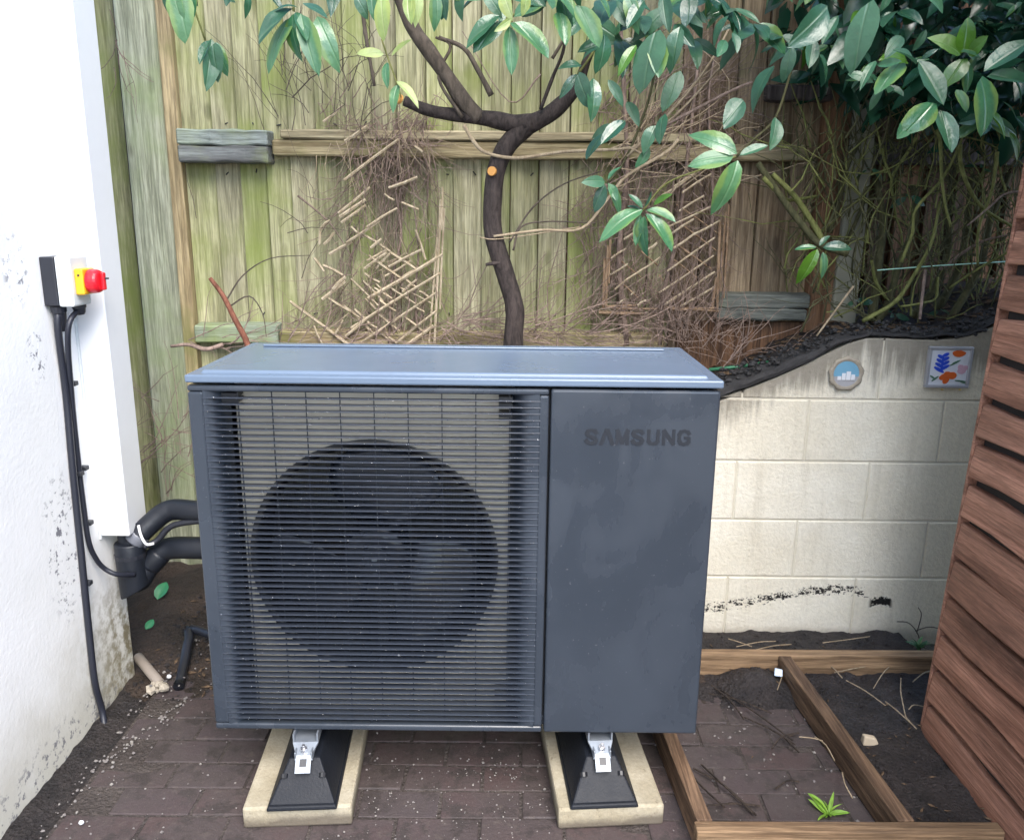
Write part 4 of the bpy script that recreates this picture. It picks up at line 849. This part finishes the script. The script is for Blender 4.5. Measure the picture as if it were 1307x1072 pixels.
def put_leaf(root, base, tip, kind='d', tw=0, width=1.0, var=None):
    """the leaf's upper face turns up and out of the crown (towards the open side), as leaves hang"""
    base, tip = Vector(base), Vector(tip); yv = (tip-base); L = yv.length; yv.normalize()
    nrm = Vector((rnd.gauss(0, .35), -1+rnd.gauss(0, .3), .75+rnd.gauss(0, .35))); xv = yv.cross(nrm)
    if xv.length < .05: xv = yv.cross(Vector((1, 0, .2)))
    xv.normalize(); zv = xv.cross(yv)
    mtx = Matrix((xv*L*width, yv*L, zv*L)).transposed().to_4x4(); mtx.translation = base
    if tw: mtx = mtx @ Matrix.Rotation(tw, 4, 'Y')
    o = bpy.data.objects.new('leaf', LV[kind][rnd.randrange(6) if var is None else var]); col.objects.link(o); attach(o, root); o.matrix_basis = mtx
    CNT[root.name] = CNT.get(root.name, 0)+1; return o
def leafpx(root, bx, by, tx, ty, y, kind='d', width=1.0):
    dy = rnd.uniform(-.05, .01); b = aty(bx, by, y); t = aty(tx, ty, y+dy)
    return put_leaf(root, b, t, kind, rnd.uniform(-.35, .35), width*rnd.uniform(.8, 1.2))
TY = 2.62
tree = thing('laurel_tree', 'dark forked tree trunk with drooping glossy leaves rising behind the unit', 'tree', aty(655, 445, TY))
def limb(pts, ra, rb, mat, name, y=TY, n=7, root=tree, ydelta=0):
    k = len(pts); P_ = [aty(a, b, y+ydelta*i/(k-1)) for i, (a, b) in enumerate(pts)]; sp = spline(P_, 5)
    rads = lerp_r(ra, rb, len(sp)); rads = [r_*(1+.13*mnoise.noise(p*22)) for r_, p in zip(rads, sp)]
    return MB().tube(sp, rads, n).build(name, mat, root, smooth=True)
g0 = aty(655, 445, TY)
MB().tube(spline([Vector((g0.x-.01, TY, .0)), Vector((g0.x, TY, .5)), g0, aty(657, 395, TY), aty(645, 350, TY), aty(630, 300, TY), aty(629, 255, TY), aty(634, 215, TY), aty(648, 185, TY), aty(672, 162, TY)], 5), [.045]*6+[.034]*5+[.031]*5+[.029]*30, 12).build('trunk', M['bark'], tree, smooth=True)
o = tree.children[0]
limb([(680, 158), (655, 158), (625, 152), (590, 148), (550, 142), (516, 129)], .030, .015, M['bark'], 'branch', n=10)
limb([(668, 163), (700, 147), (722, 128), (737, 112)], .030, .017, M['bark'], 'branch', n=10)
limb([(612, 152), (592, 130), (572, 100), (548, 66), (524, 30), (498, -40)], .026, .019, M['bark_grey'], 'branch', n=10, ydelta=-.05)
limb([(737, 116), (748, 80), (770, 20), (790, -60)], .016, .012, M['bark'], 'branch')
for pts, ra, rb, mt in (([(590, 150), (560, 100), (575, 60), (556, 48)], .006, .004, 'bark_grey'), ([(627, 122), (610, 90), (592, 62), (560, 48)], .010, .006, 'bark_grey'), ([(592, 160), (604, 180), (620, 195), (660, 202), (720, 194), (805, 189), (815, 175)], .0065, .0045, 'twig_pale'), ([(805, 189), (822, 198)], .0045, .003, 'twig_pale'),
        ([(630, 302), (690, 294), (742, 292), (775, 255), (800, 225), (850, 195), (866, 178)], .0045, .0055, 'twig_pale'), ([(650, 310), (680, 265), (720, 235), (770, 218)], .003, .002, 'bark_grey'), ([(655, 320), (665, 290), (700, 283), (760, 285)], .0035, .002, 'bark_grey'), ([(690, 140), (705, 100), (720, 60), (715, 20)], .006, .004, 'bark'),
        ([(705, 75), (720, 50), (738, 20)], .005, .003, 'bark_grey'), ([(460, -20), (466, 40), (478, 110)], .008, .005, 'bark_grey'), ([(487, 50), (497, 80), (508, 110), (512, 125)], .003, .002, 'stem'), ([(800, 200), (850, 150), (900, 90), (940, 20)], .005, .003, 'twig_pale'), ([(815, 185), (870, 140), (925, 80)], .004, .003, 'twig_pale'), ([(840, 165), (930, 118), (960, 105)], .005, .004, 'twig'),
        ([(740, 290), (640, 305), (612, 303)], .002, .002, 'twig_pale'), ([(820, 270), (850, 235), (900, 215), (940, 200)], .003, .003, 'stem'), ([(940, 200), (960, 180), (990, 150), (1010, 90)], .004, .004, 'stem_dark'), ([(775, 235), (800, 200), (830, 120), (840, 40)], .004, .004, 'stem_dark'), ([(375, 15), (372, -30)], .004, .004, 'stem'), ([(262, 52), (245, 0), (240, -40)], .003, .003, 'stem'), ([(645, 25), (690, 0), (720, -40)], .004, .004, 'stem'), ([(738, 95), (760, 60), (775, 0)], .004, .004, 'stem')):
    limb(pts, ra, rb, M[mt], 'twig', y=TY-.03, n=6)
cp_ = aty(629, 219, TY-.028); MB().tube([cp_, cp_+Vector((-.004, -.012, 0))], .014, 14).build('pruned_cut', M['cut'], tree, .002)
s_ = aty(624, 280, TY); MB().tube([aty(640, 335, TY-.02), aty(620, 338, TY-.03)], [.008, .005], 7).build('snag', M['bark'], tree)
cp_ = aty(512, 128, TY-.002); MB().tube([cp_, cp_+Vector((-.008, -.006, .004))], .0145, 10).build('cut_end', M['cut'], tree, .002)
LT = [ # bx,by,tx,ty,y,kind
 (222, -12, 227, 30, 2.3, 'm'), (228, -10, 238, 50, 2.3, 'm'), (212, -15, 208, 14, 2.35, 'd'), (246, -18, 244, 22, 2.35, 'm'), (270, 50, 260, 113, 2.35, 'd'), (266, 52, 257, 86, 2.35, 'd'), (272, 55, 278, 104, 2.33, 'd'), (274, 55, 293, 96, 2.35, 'm'),
 (376, 12, 327, 55, 2.2, 'd'), (374, 20, 333, 86, 2.2, 'm'), (374, 18, 371, 74, 2.18, 'm'), (378, 16, 391, 58, 2.2, 'd'), (384, 18, 405, 94, 2.18, 'm'), (404, 22, 432, 76, 2.2, 'm'), (380, 10, 350, 5, 2.2, 'd'), (385, 5, 420, 15, 2.22, 'd'), (315, -10, 322, 20, 2.4, 'd'), (340, -12, 360, 18, 2.4, 'd'), (300, -15, 290, 12, 2.4, 'd'),
 (487, -8, 488, 50, 2.25, 'p'), (490, 68, 455, 66, 2.3, 'p'), (500, 72, 528, 54, 2.3, 'p'), (506, 104, 536, 127, 2.3, 'p'), (508, 108, 497, 138, 2.3, 'm'), (521, -8, 521, 30, 2.25, 'p'), (534, -8, 535, 26, 2.25, 'p'), (452, -10, 470, 22, 2.35, 'd'), (494, 80, 490, 108, 2.3, 'm'), (475, -12, 476, 28, 2.35, 'm'),
 (556, -8, 562, 33, 2.3, 'm'), (567, -8, 568, 25, 2.3, 'd'), (590, -12, 583, 22, 2.35, 'd'), (640, 22, 593, 60, 2.25, 'd'), (640, 26, 606, 62, 2.27, 'd'), (650, 34, 652, 98, 2.22, 'm'), (654, 28, 699, 76, 2.22, 'm'), (652, 25, 631, 38, 2.22, 'p'), (643, -10, 649, 18, 2.25, 'p'), (670, -12, 673, 20, 2.25, 'p'), (618, -12, 640, 14, 2.3, 'd'),
 (700, -15, 738, 30, 2.25, 'm'), (715, -10, 728, 40, 2.27, 'd'), (738, 6, 763, 62, 2.22, 'm'), (714, 16, 720, 58, 2.25, 'm'), (760, -10, 785, 20, 2.25, 'm'), (742, 84, 718, 80, 2.3, 'd'), (742, 80, 760, 62, 2.3, 'd'), (737, 93, 752, 136, 2.28, 'd'), (757, 100, 761, 150, 2.3, 'd'), (736, 95, 715, 122, 2.3, 'd'), (771, 44, 768, 93, 2.3, 'd'), (812, 58, 788, 90, 2.27, 'v'), (776, 102, 795, 136, 2.3, 'd'),
 (838, 38, 816, 116, 2.25, 'd'), (842, 50, 838, 99, 2.27, 'm'), (868, 34, 856, 86, 2.25, 'd'), (862, 30, 885, 62, 2.27, 'd'), (846, -8, 852, 40, 2.27, 'd'), (800, -10, 818, 35, 2.3, 'm'), (822, 0, 800, 40, 2.3, 'd'), (880, -10, 878, 30, 2.3, 'd'), (890, 10, 915, 40, 2.3, 'd'), (862, 60, 842, 90, 2.33, 'd'), (798, 154, 767, 188, 2.3, 'd'), (847, 146, 839, 182, 2.3, 'd'), (838, 160, 822, 190, 2.32, 'd'), (828, 188, 815, 215, 2.34, 'd'), (800, 130, 815, 160, 2.4, 'd'), (866, 90, 850, 140, 2.38, 'd'), (785, 160, 755, 175, 2.4, 'd'), (772, 170, 745, 200, 2.4, 'd'),
 (941, 196, 885, 167, 2.15, 'm'), (936, 200, 879, 206, 2.15, 'm'), (941, 205, 924, 272, 2.13, 'm'), (944, 199, 980, 189, 2.15, 'd'), (950, 128, 921, 163, 2.25, 'd'), (988, 84, 952, 130, 2.25, 'd'), (935, 42, 941, 66, 2.25, 'd'), (926, 52, 914, 76, 2.25, 'd'), (930, 20, 905, 50, 2.27, 'd'),
 (820, 268, 763, 296, 2.15, 'm'), (818, 274, 812, 314, 2.15, 'm'), (822, 276, 819, 328, 2.13, 'm'), (826, 272, 857, 322, 2.13, 'm'), (826, 267, 862, 284, 2.15, 'm'), (820, 266, 804, 246, 2.15, 'd'), (822, 264, 829, 243, 2.15, 'd'), (834, 262, 861, 250, 2.2, 'v'), (818, 268, 800, 262, 2.16, 'd'),
 (772, 232, 744, 230, 2.2, 'd'), (772, 236, 756, 270, 2.2, 'd'), (776, 234, 797, 272, 2.18, 'm'), (776, 230, 792, 212, 2.2, 'd'), (778, 236, 786, 256, 2.2, 'd')]
for (bx, by, tx, ty, y, k) in LT: leafpx(tree, bx, by, tx, ty, y, k)
def whorl(root, px, py, y, n, L, kinds, down=.5):
    c = aty(px, py, y)
    for i in range(n):
        a = 2*math.pi*i/n+rnd.uniform(-.3, .3); d = Vector((math.cos(a), math.sin(a)*.7-.25, -down+rnd.uniform(-.35, .35))).normalized(); l = L*rnd.uniform(.5, 1.15)
        put_leaf(root, c+d*.008, c+d*l, rnd.choice(kinds), rnd.uniform(-.3, .3), rnd.uniform(.85, 1.15))
for (px, py, y, n) in ((560, -15, 2.4, 4), (640, -18, 2.4, 5), (700, -5, 2.4, 5), (780, 0, 2.35, 6), (810, 20, 2.45, 5), (860, 5, 2.4, 6), (900, -5, 2.4, 6), (930, 10, 2.45, 6), (790, 50, 2.5, 4), (880, 50, 2.5, 5), (430, -25, 2.45, 4), (250, -25, 2.45, 4), (960, 30, 2.5, 6), (745, 20, 2.5, 5)):
    whorl(tree, px, py, y, n, .13, 'ddmd')
# crown continuing above the picture
def crown(root, n, cx, cy, cz, rx, ry, rz, seed, L=.13, keep=lambda p: True, mats=('d',), name='crown'):
    rr = random.Random(seed); me0 = LV['d'][0]; base = [v.co.copy() for v in me0.vertices]; keepi = [(0, 2), (2, 0), (2, 4), (5, 0), (5, 4), (8, 2)]; mb = MB()
    for k in range(n):
        while True:
            p = Vector((rr.uniform(-1, 1), rr.uniform(-1, 1), rr.uniform(-1, 1)))
            if .25 < p.length < 1: break
        q = Vector((cx+p.x*rx, cy+p.y*ry, cz+p.z*rz))
        if not keep(q): continue
        d = Vector((rr.gauss(0, 1), rr.gauss(0, 1), rr.gauss(-.6, .6))).normalized(); xv = d.cross(Vector((rr.gauss(0, .3), -.6+rr.gauss(0, .3), 1))).normalized(); zv = xv.cross(d); l = L*rr.uniform(.7, 1.2)
        pt = lambda i, j: q+(xv*base[i*5+j].x+d*base[i*5+j].y+zv*base[i*5+j].z)*l
        vs_ = [pt(0, 2)]+[pt(i, j) for i in (2, 4, 6) for j in (0, 2, 4)]+[pt(8, 2)]
        mb.add(vs_, [(0, 1, 2), (0, 2, 3), (1, 4, 5, 2), (2, 5, 6, 3), (4, 7, 8, 5), (5, 8, 9, 6), (7, 10, 8), (8, 10, 9)])
    return mb.build(name, M['leaf'], root, smooth=True, kind='stuff')
def above(q):                                       # keep only leaves of the crown higher than what the photograph shows bare
    return q.z > 2.02+.30*max(0, (q.y-1.9))*.35+rnd.uniform(0, .1)
crown(tree, 420, .15, 2.35, 2.5, 1.25, .55, .5, 21, keep=above)

# ================================================================== SHRUB on the right
SY = 2.85
shrub = thing('evergreen_shrub', 'dense evergreen shrub with mossy green stems behind the cream wall and shed', 'shrub', aty(1130, 425, SY))
def stem6(pts, ra, rb, mat='stem', y=2.8): return limb([(1000+a/4.257, 180+b/4.257) for a, b in pts], ra, rb, M[mat], 'stem', y=y, n=7, root=shrub, ydelta=rnd.uniform(-.08, .08))
for pts, ra, rb, mt, y in (([(830, -60), (850, 0), (860, 200), (880, 350), (910, 470)], .006, .004, 'stem', 2.7), ([(980, -40), (940, 60), (860, 210), (720, 370), (700, 500), (640, 660)], .004, .006, 'stem', 2.72), ([(850, 330), (800, 560), (690, 760), (600, 880), (430, 980)], .005, .008, 'stem', 2.75), ([(960, 20), (960, 110), (1000, 240), (1090, 370), (1260, 475)], .007, .005, 'stem', 2.65), ([(1160, 60), (1155, 120), (1130, 280), (1060, 480), (1055, 680)], .006, .004, 'stem', 2.65), ([(1300, 560), (1230, 600), (1050, 700), (900, 800)], .003, .004, 'stem', 2.7), ([(720, -20), (690, 40), (590, 200), (600, 330), (610, 420)], .006, .004, 'stem', 2.8), ([(540, 40), (550, 110), (590, 210)], .004, .005, 'stem', 2.8),
        ([(450, 250), (430, 350), (380, 470), (330, 590)], .005, .008, 'stem_dark', 2.85), ([(430, -20), (400, 30), (340, 160), (300, 330), (250, 500)], .006, .010, 'stem_dark', 2.85), ([(-110, 200), (0, 310), (60, 320), (180, 300)], .008, .005, 'stem', 2.78), ([(-140, 120), (20, 350), (130, 490), (200, 560), (350, 610)], .010, .014, 'stem_dark', 2.8), ([(-60, 180), (60, 300), (160, 450), (210, 540)], .008, .012, 'stem', 2.8), ([(840, 740), (830, 850), (760, 880), (640, 900)], .004, .004, 'stem', 2.75), ([(770, 700), (740, 970)], .005, .005, 'twig', 2.75), ([(1215, 510), (1050, 560), (850, 700)], .003, .006, 'twig', 2.75), ([(380, 790), (180, 1060)], .004, .003, 'twig_pale', 2.7), ([(700, 240), (720, 420), (640, 640), (560, 900), (500, 990)], .009, .014, 'stem_dark', 2.9), ([(860, 300), (900, 520), (840, 760), (700, 960)], .009, .014, 'stem_dark', 2.9), ([(1020, 200), (1000, 420), (950, 700), (800, 980)], .010, .015, 'stem_dark', 2.9), ([(500, 200), (540, 420), (520, 640), (480, 980)], .010, .016, 'stem_dark', 2.92), ([(1230, 180), (1130, 420), (1060, 700), (900, 980)], .009, .014, 'stem_dark', 2.9),
        ([(480, 650), (500, 760), (560, 860)], .006, .006, 'stem', 2.8), ([(180, 380), (230, 460), (280, 380), (300, 300)], .004, .003, 'stem_dark', 2.8), ([(260, 530), (350, 545), (440, 530)], .004, .003, 'stem_dark', 2.8), ([(1320, 270), (1200, 290), (1130, 350), (1000, 460)], .004, .003, 'twig', 2.7)):
    stem6(pts, ra, rb, mt, y)
rr = random.Random(5); mb = MB(); mb2 = MB()
for k in range(620):
    px, py = rr.uniform(1000, 1310), rr.uniform(170, 425); p = aty(px, py, rr.uniform(2.72, 3.15)); a = R(rr.gauss(85, 38)); pts = [p]; L = rr.uniform(.1, .4)
    for i in range(5): a += rr.gauss(0, .25); p = p+Vector((math.cos(a), rr.uniform(-.3, .3), math.sin(a)))*L/5; pts.append(p.copy())
    (mb if k % 3 else mb2).tube(pts, lerp_r(rr.uniform(.0014, .0042), .001, 6), 4, False)
mb.build('twigs', M['stem_dark'], shrub, kind='stuff'); mb2.build('green_twigs', M['stem'], shrub, kind='stuff')
# dry litter under it
LS = [(1110, 0, 1086, 92, 2.15, 'd'), (1056, 8, 1011, 58, 2.2, 'd'), (1136, -12, 1127, 16, 2.2, 'd'), (1176, -12, 1206, 16, 2.2, 'd'), (1150, 46, 1129, 71, 2.25, 'd'), (1182, 38, 1167, 66, 2.25, 'd'), (1120, 84, 1152, 80, 2.2, 'd'), (1152, 80, 1119, 114, 2.2, 'm'), (1118, 78, 1098, 105, 2.25, 'd'), (1172, 78, 1200, 138, 2.15, 'd', 1.3), (1170, 84, 1140, 62, 2.2, 'd'), (1176, 76, 1196, 62, 2.2, 'd'), (1228, 70, 1240, 18, 2.3, 'v', 1.4), (1232, 74, 1206, 112, 2.28, 'v', 1.4), (1236, 70, 1262, 48, 2.3, 'v', 1.3), (1226, 70, 1198, 44, 2.3, 'v', 1.3), (1232, 78, 1244, 112, 2.3, 'm'), (1226, 66, 1250, 76, 2.27, 'm'),
 (1256, 92, 1318, 56, 2.1, 'd', 1.1), (1260, 96, 1318, 108, 2.1, 'd'), (1250, 98, 1270, 168, 2.08, 'm', 1.1), (1258, 140, 1284, 178, 2.12, 'v'), (1192, 130, 1156, 173, 2.12, 'm', 1.2), (1158, 158, 1141, 180, 2.14, 'd'), (1200, 140, 1213, 195, 2.14, 'd'), (1222, 114, 1233, 144, 2.2, 'm'), (1290, 96, 1308, 130, 2.2, 'd'), (1280, 130, 1300, 150, 2.25, 'd'), (1288, 170, 1312, 200, 2.2, 'v'), (1296, 150, 1320, 170, 2.2, 'd'),
 (1043, 318, 1023, 362, 2.35, 'v'), (1050, 322, 1058, 352, 2.37, 'm'), (1042, 316, 1014, 316, 2.35, 'm'), (1050, 316, 1088, 318, 2.37, 'd'), (1046, 314, 1060, 300, 2.36, 'd'), (990, 150, 985, 190, 2.3, 'd'), (1010, 60, 1000, 105, 2.3, 'd'), (1038, 50, 1030, 90, 2.35, 'd'), (1046, 70, 1066, 100, 2.4, 'd'), (1082, 95, 1116, 96, 2.3, 'd'), (1070, 20, 1050, 60, 2.3, 'd')]
for t in LS: leafpx(shrub, *t[:6], *(t[6:] or (1.0,)))
rr = random.Random(31)
for k in range(32):
    px = rr.uniform(985, 1310); py = rr.uniform(-20, 60+110*(px-985)/325); whorl(shrub, px, py, rr.uniform(2.35, 2.8), rr.choice((3, 4, 5, 6)), rr.choice((.065, .085, .10)), 'dddvm', rr.uniform(.1, .7))
for px, py in ((1090, 385), (1140, 400), (1200, 395), (1240, 405), (1160, 250), (1250, 215), (1110, 215)): whorl(shrub, px, py, 2.85, 3, .06, 'dd', .2)
crown(shrub, 1500, 1.55, 2.75, 2.1, .75, .5, .42, 22, keep=lambda q: q.z > 1.66-.10*(q.x-1.5) and q.y > 2.45)
crown(shrub, 380, 1.5, 2.4, 2.75, 1.0, .75, .6, 23, keep=lambda q: q.z > 2.12)

# ================================================================== SMALL THINGS
tag(MB().tube([aty(1120, 345, 2.75), aty(1200, 339, 2.75), aty(1320, 332, 2.75)], .0022, 6).build('cord', M['line'], smooth=True), 'thin pale green cord stretched through the dark shrub stems', 'cord')
tag(MB().tube([aty(905, 472, 2.72), aty(945, 468, 2.72), aty(990, 461, 2.74)], .006, 8).build('garden_edging', M['edging'], smooth=True), 'thin green plastic edging at the foot of the fence, right of the unit', 'edging')
mb = MB(); cst = atz(1111, 943, .022)
mb.hexa([cst+Vector((-.024, -.012, -.014)), cst+Vector((.022, -.014, -.014)), cst+Vector((.024, .013, -.014)), cst+Vector((-.022, .014, -.014))], [cst+Vector((-.020, -.008, .014)), cst+Vector((.012, -.010, .008)), cst+Vector((.012, .009, .007)), cst+Vector((-.021, .010, .013))])
tag(mb.build('stone', M['cream_stone'], bevel=.004), 'cream chip of stone on the black soil beside the shed', 'stone')
cs = atz(993, 857, .052); mb = MB(); mb.hexa([cs+Vector((-.014, -.006, -.010)), cs+Vector((.012, -.008, -.012)), cs+Vector((.014, .004, .006)), cs+Vector((-.010, .006, .010))], [cs+Vector((-.013, -.011, -.008)), cs+Vector((.011, -.013, -.010)), cs+Vector((.013, -.002, .008)), cs+Vector((-.009, .001, .012))])
tag(mb.build('scrap', M['scrap'], bevel=.002), 'pale blue scrap against the back timber of the frame', 'scrap')
rr = random.Random(55); mb = MB(); ml = MB()
for k in range(1100):
    x, y = rr.uniform(.5, 1.3), rr.uniform(1.63, 2.58)
    if x < .86 and y < 2.05 and rr.random() < .75: continue
    mb.ball((x, y, z_ash(x, y)), rr.choice((.002, .003, .0045, .007)), k, 5, .7, .35)
for k in range(900):
    x, y = rr.uniform(-1.15, -.55), rr.uniform(2.16, 2.98); mb.ball((x, y, z_back(x, y)), rr.choice((.002, .003, .005, .008)), k, 5, .7, .35)
for k in range(500):
    y = rr.uniform(1.2, 2.3); x = rr.uniform(-1.17, -1.05); mb.ball((x, y, z_strip(x, y)), rr.choice((.002, .003, .0045)), k, 5, .7, .35)
mb.build('soil_crumbs', M['ash'], kind='stuff')['label'] = 'dark crumbs of soil on the beds and in the frame'
def flake(x, y, z, L):
    a = rr.uniform(0, 6.28); d = Vector((math.cos(a), math.sin(a), rr.uniform(-.25, .25)))*L; e = Vector((-math.sin(a), math.cos(a), rr.uniform(-.4, .4)))*L*.3; p = Vector((x, y, z+.003))
    ml.add([p-d, p-d*.2+e, p+d, p-d*.2-e, p+Vector((0, 0, .25*L))], [(0, 4, 1), (1, 4, 2), (2, 4, 3), (3, 4, 0)])
for k in range(850):
    x, y = rr.uniform(.6, 2.0), rr.uniform(2.63, 3.25); flake(x, y, z_bed(x, y), rr.uniform(.010, .032))
for k in range(160):
    x, y = rr.uniform(-1.15, -.5), rr.uniform(2.18, 2.95); flake(x, y, z_back(x, y), rr.uniform(.006, .02))
for k in range(110):
    x, y = rr.uniform(.55, 1.2), rr.uniform(1.65, 2.5); flake(x, y, z_ash(x, y)+.002, rr.uniform(.004, .014))
ml.build('leaf_litter', M['litter_leaf'], kind='stuff')['label'] = 'brown dead leaf litter on the soil'
# weeds
def weed(name, label, px, py, n, L, mat, z=.0):
    c = atz(px, py, z); t = thing(name, label, 'weed', c); me = leaf_mesh('leaf', M[mat], .34, .25, .2, 5)
    for i in range(n):
        a = 2*math.pi*i/n+rnd.uniform(-.4, .4); d = Vector((math.cos(a), math.sin(a), rnd.uniform(.2, 2.2))).normalized(); yv = d; xv = yv.cross(Vector((rnd.gauss(0, .3), rnd.gauss(0, .3), 1))).normalized(); zv = xv.cross(yv); l = L*rnd.uniform(.35, 1.1); xv = xv*rnd.uniform(.45, 1)
        m_ = Matrix((xv*l, yv*l, zv*l)).transposed().to_4x4(); m_.translation = c; child('leaf', me, t, m_)
weed('weed', 'bright green weed sprouting behind the front timber of the frame', 1058, 1040, 13, .060, 'weed')
weed('weed', 'dark green weed at the foot of the cream wall by the shed', 1172, 828, 14, .055, 'leaf_mid', .01)
t_ = thing('withered_plant', 'bare brown branching stem against the cream wall foot', 'dead plant', atz(1180, 825, 0))
for pts in ([(1175, 830), (1172, 810), (1160, 795), (1145, 793)], [(1168, 805), (1185, 800), (1200, 802)], [(1170, 808), (1176, 785), (1172, 775)]): MB().tube(spline([aty(a, b, 2.56) for a, b in pts], 4), .0018, 5).build('twig', M['bark_grey'], t_)
def ground_leaf(label, px, py, z, L, rot):
    c = atz(px, py, z); me = leaf_mesh('fallen_leaf', M['green_cap'], .6, .15, .3, 3); o = bpy.data.objects.new('fallen_leaf', me); col.objects.link(o); tag(o, label, 'leaf', 'fallen green leaves')
    o.matrix_world = Matrix.Translation(c) @ Matrix.Rotation(rot, 4, 'Y') @ Matrix.Rotation(R(40), 4, 'X') @ Matrix.Scale(L, 4)
ground_leaf('large green leaf on the soil below the black pipes', 201, 765, .06, .075, .15); ground_leaf('small green leaf on the soil near the house corner', 186, 803, .045, .042, .5)
# pebbles, crumbs and litter nobody would count
rr = random.Random(9); mb = MB(); md_ = MB()
def crumb(x, y, z, r_): (mb if rr.random() < .35 else md_).ball((x, y, z), r_, rr.randrange(9999), 5, .7, .3)
for k in range(120):
    y = rr.uniform(1.3, 2.2); x = -1.10+abs(rr.gauss(0, .06)); crumb(x, y, .002, rr.choice((.0015, .002, .003, .0045)))
for k in range(70): # line of chippings
    t = rr.random(); crumb(-1.07+.12*t+rr.gauss(0, .012), 1.86+.30*t+rr.gauss(0, .02), .003, rr.choice((.002, .003, .0045)))
for k in range(190): crumb(rr.uniform(-1.0, .45), rr.uniform(1.5, 2.1), .001, rr.choice((.0012, .0018, .0025, .0035)))
for k in range(220): crumb(rr.uniform(-.42, .1), rr.uniform(1.55, 1.9), .001, rr.choice((.0012, .0018, .0025)))
for k in range(170): crumb(rr.uniform(.48, 1.15), rr.uniform(1.62, 2.3), z_ash(.7, 1.9)+.012, rr.choice((.0015, .002, .003, .0045)))
for k in range(90): crumb(rr.uniform(-1.1, -.7), rr.uniform(2.15, 2.6), .03, rr.choice((.002, .003, .005)))
for o in (mb.build('chippings', M['stone'], kind='stuff'), md_.build('grit', M['stone_dark'], kind='stuff')): pass
bpy.data.objects['chippings']['label'] = 'pale chippings scattered on the paving'; bpy.data.objects['grit']['label'] = 'grey grit scattered on the paving'
for (px, py, r_, lab) in ((104, 1049, .007, 'single white pebble on the red paving by the house wall'), (216, 863, .009, 'white pebble beside the cement lump'), (183, 817, .008, 'white pebble on the soil below the black stub pipe')):
    tag(MB().ball(atz(px, py, .008), r_, 4, 8, .8, .15).build('pebble', M['tile_white'], smooth=True), lab, 'pebble')
mb = MB(); rr = random.Random(17)
def stick(px, py, qx, qy, r_, z=.008):
    a, b = atz(px, py, z+rr.uniform(0, .006)), atz(qx, qy, z+rr.uniform(0, .01)); m_ = a.lerp(b, .5)+Vector((rr.uniform(-.01, .01), rr.uniform(-.01, .01), .006)); mb.tube(spline([a, m_, b], 3), [r_]*7, 4)
for s in ((905, 872, 950, 918), (920, 880, 1012, 945), (950, 915, 1015, 950), (885, 980, 965, 1040), (895, 975, 962, 1038), (900, 1028, 970, 1028), (990, 1006, 1020, 997), (985, 955, 1020, 935), (1000, 940, 1020, 960), (880, 985, 925, 1030), (905, 885, 985, 910)): stick(*s, .0024)
mb.build('litter_sticks', M['litter'], kind='stuff')['label'] = 'dark sticks lying on the framed paving'
mb = MB()
for s in ((1040, 838, 1075, 865), (1080, 868, 1130, 900), (1065, 858, 1150, 848), (1115, 878, 1150, 840), (1150, 865, 1155, 910), (1155, 910, 1170, 930), (1130, 895, 1165, 925), (1160, 905, 1185, 903), (1165, 870, 1190, 855), (940, 825, 990, 818), (930, 815, 960, 825), (960, 830, 1010, 822), (1050, 820, 1110, 812), (1040, 940, 1065, 970), (1075, 985, 1088, 1018), (1020, 940, 1050, 945), (1000, 850, 992, 880)): stick(*s, .0017, .03)
mb.build('dry_stalks', M['twig_pale'], kind='stuff')['label'] = 'pale dry stalks strewn by the back timber'
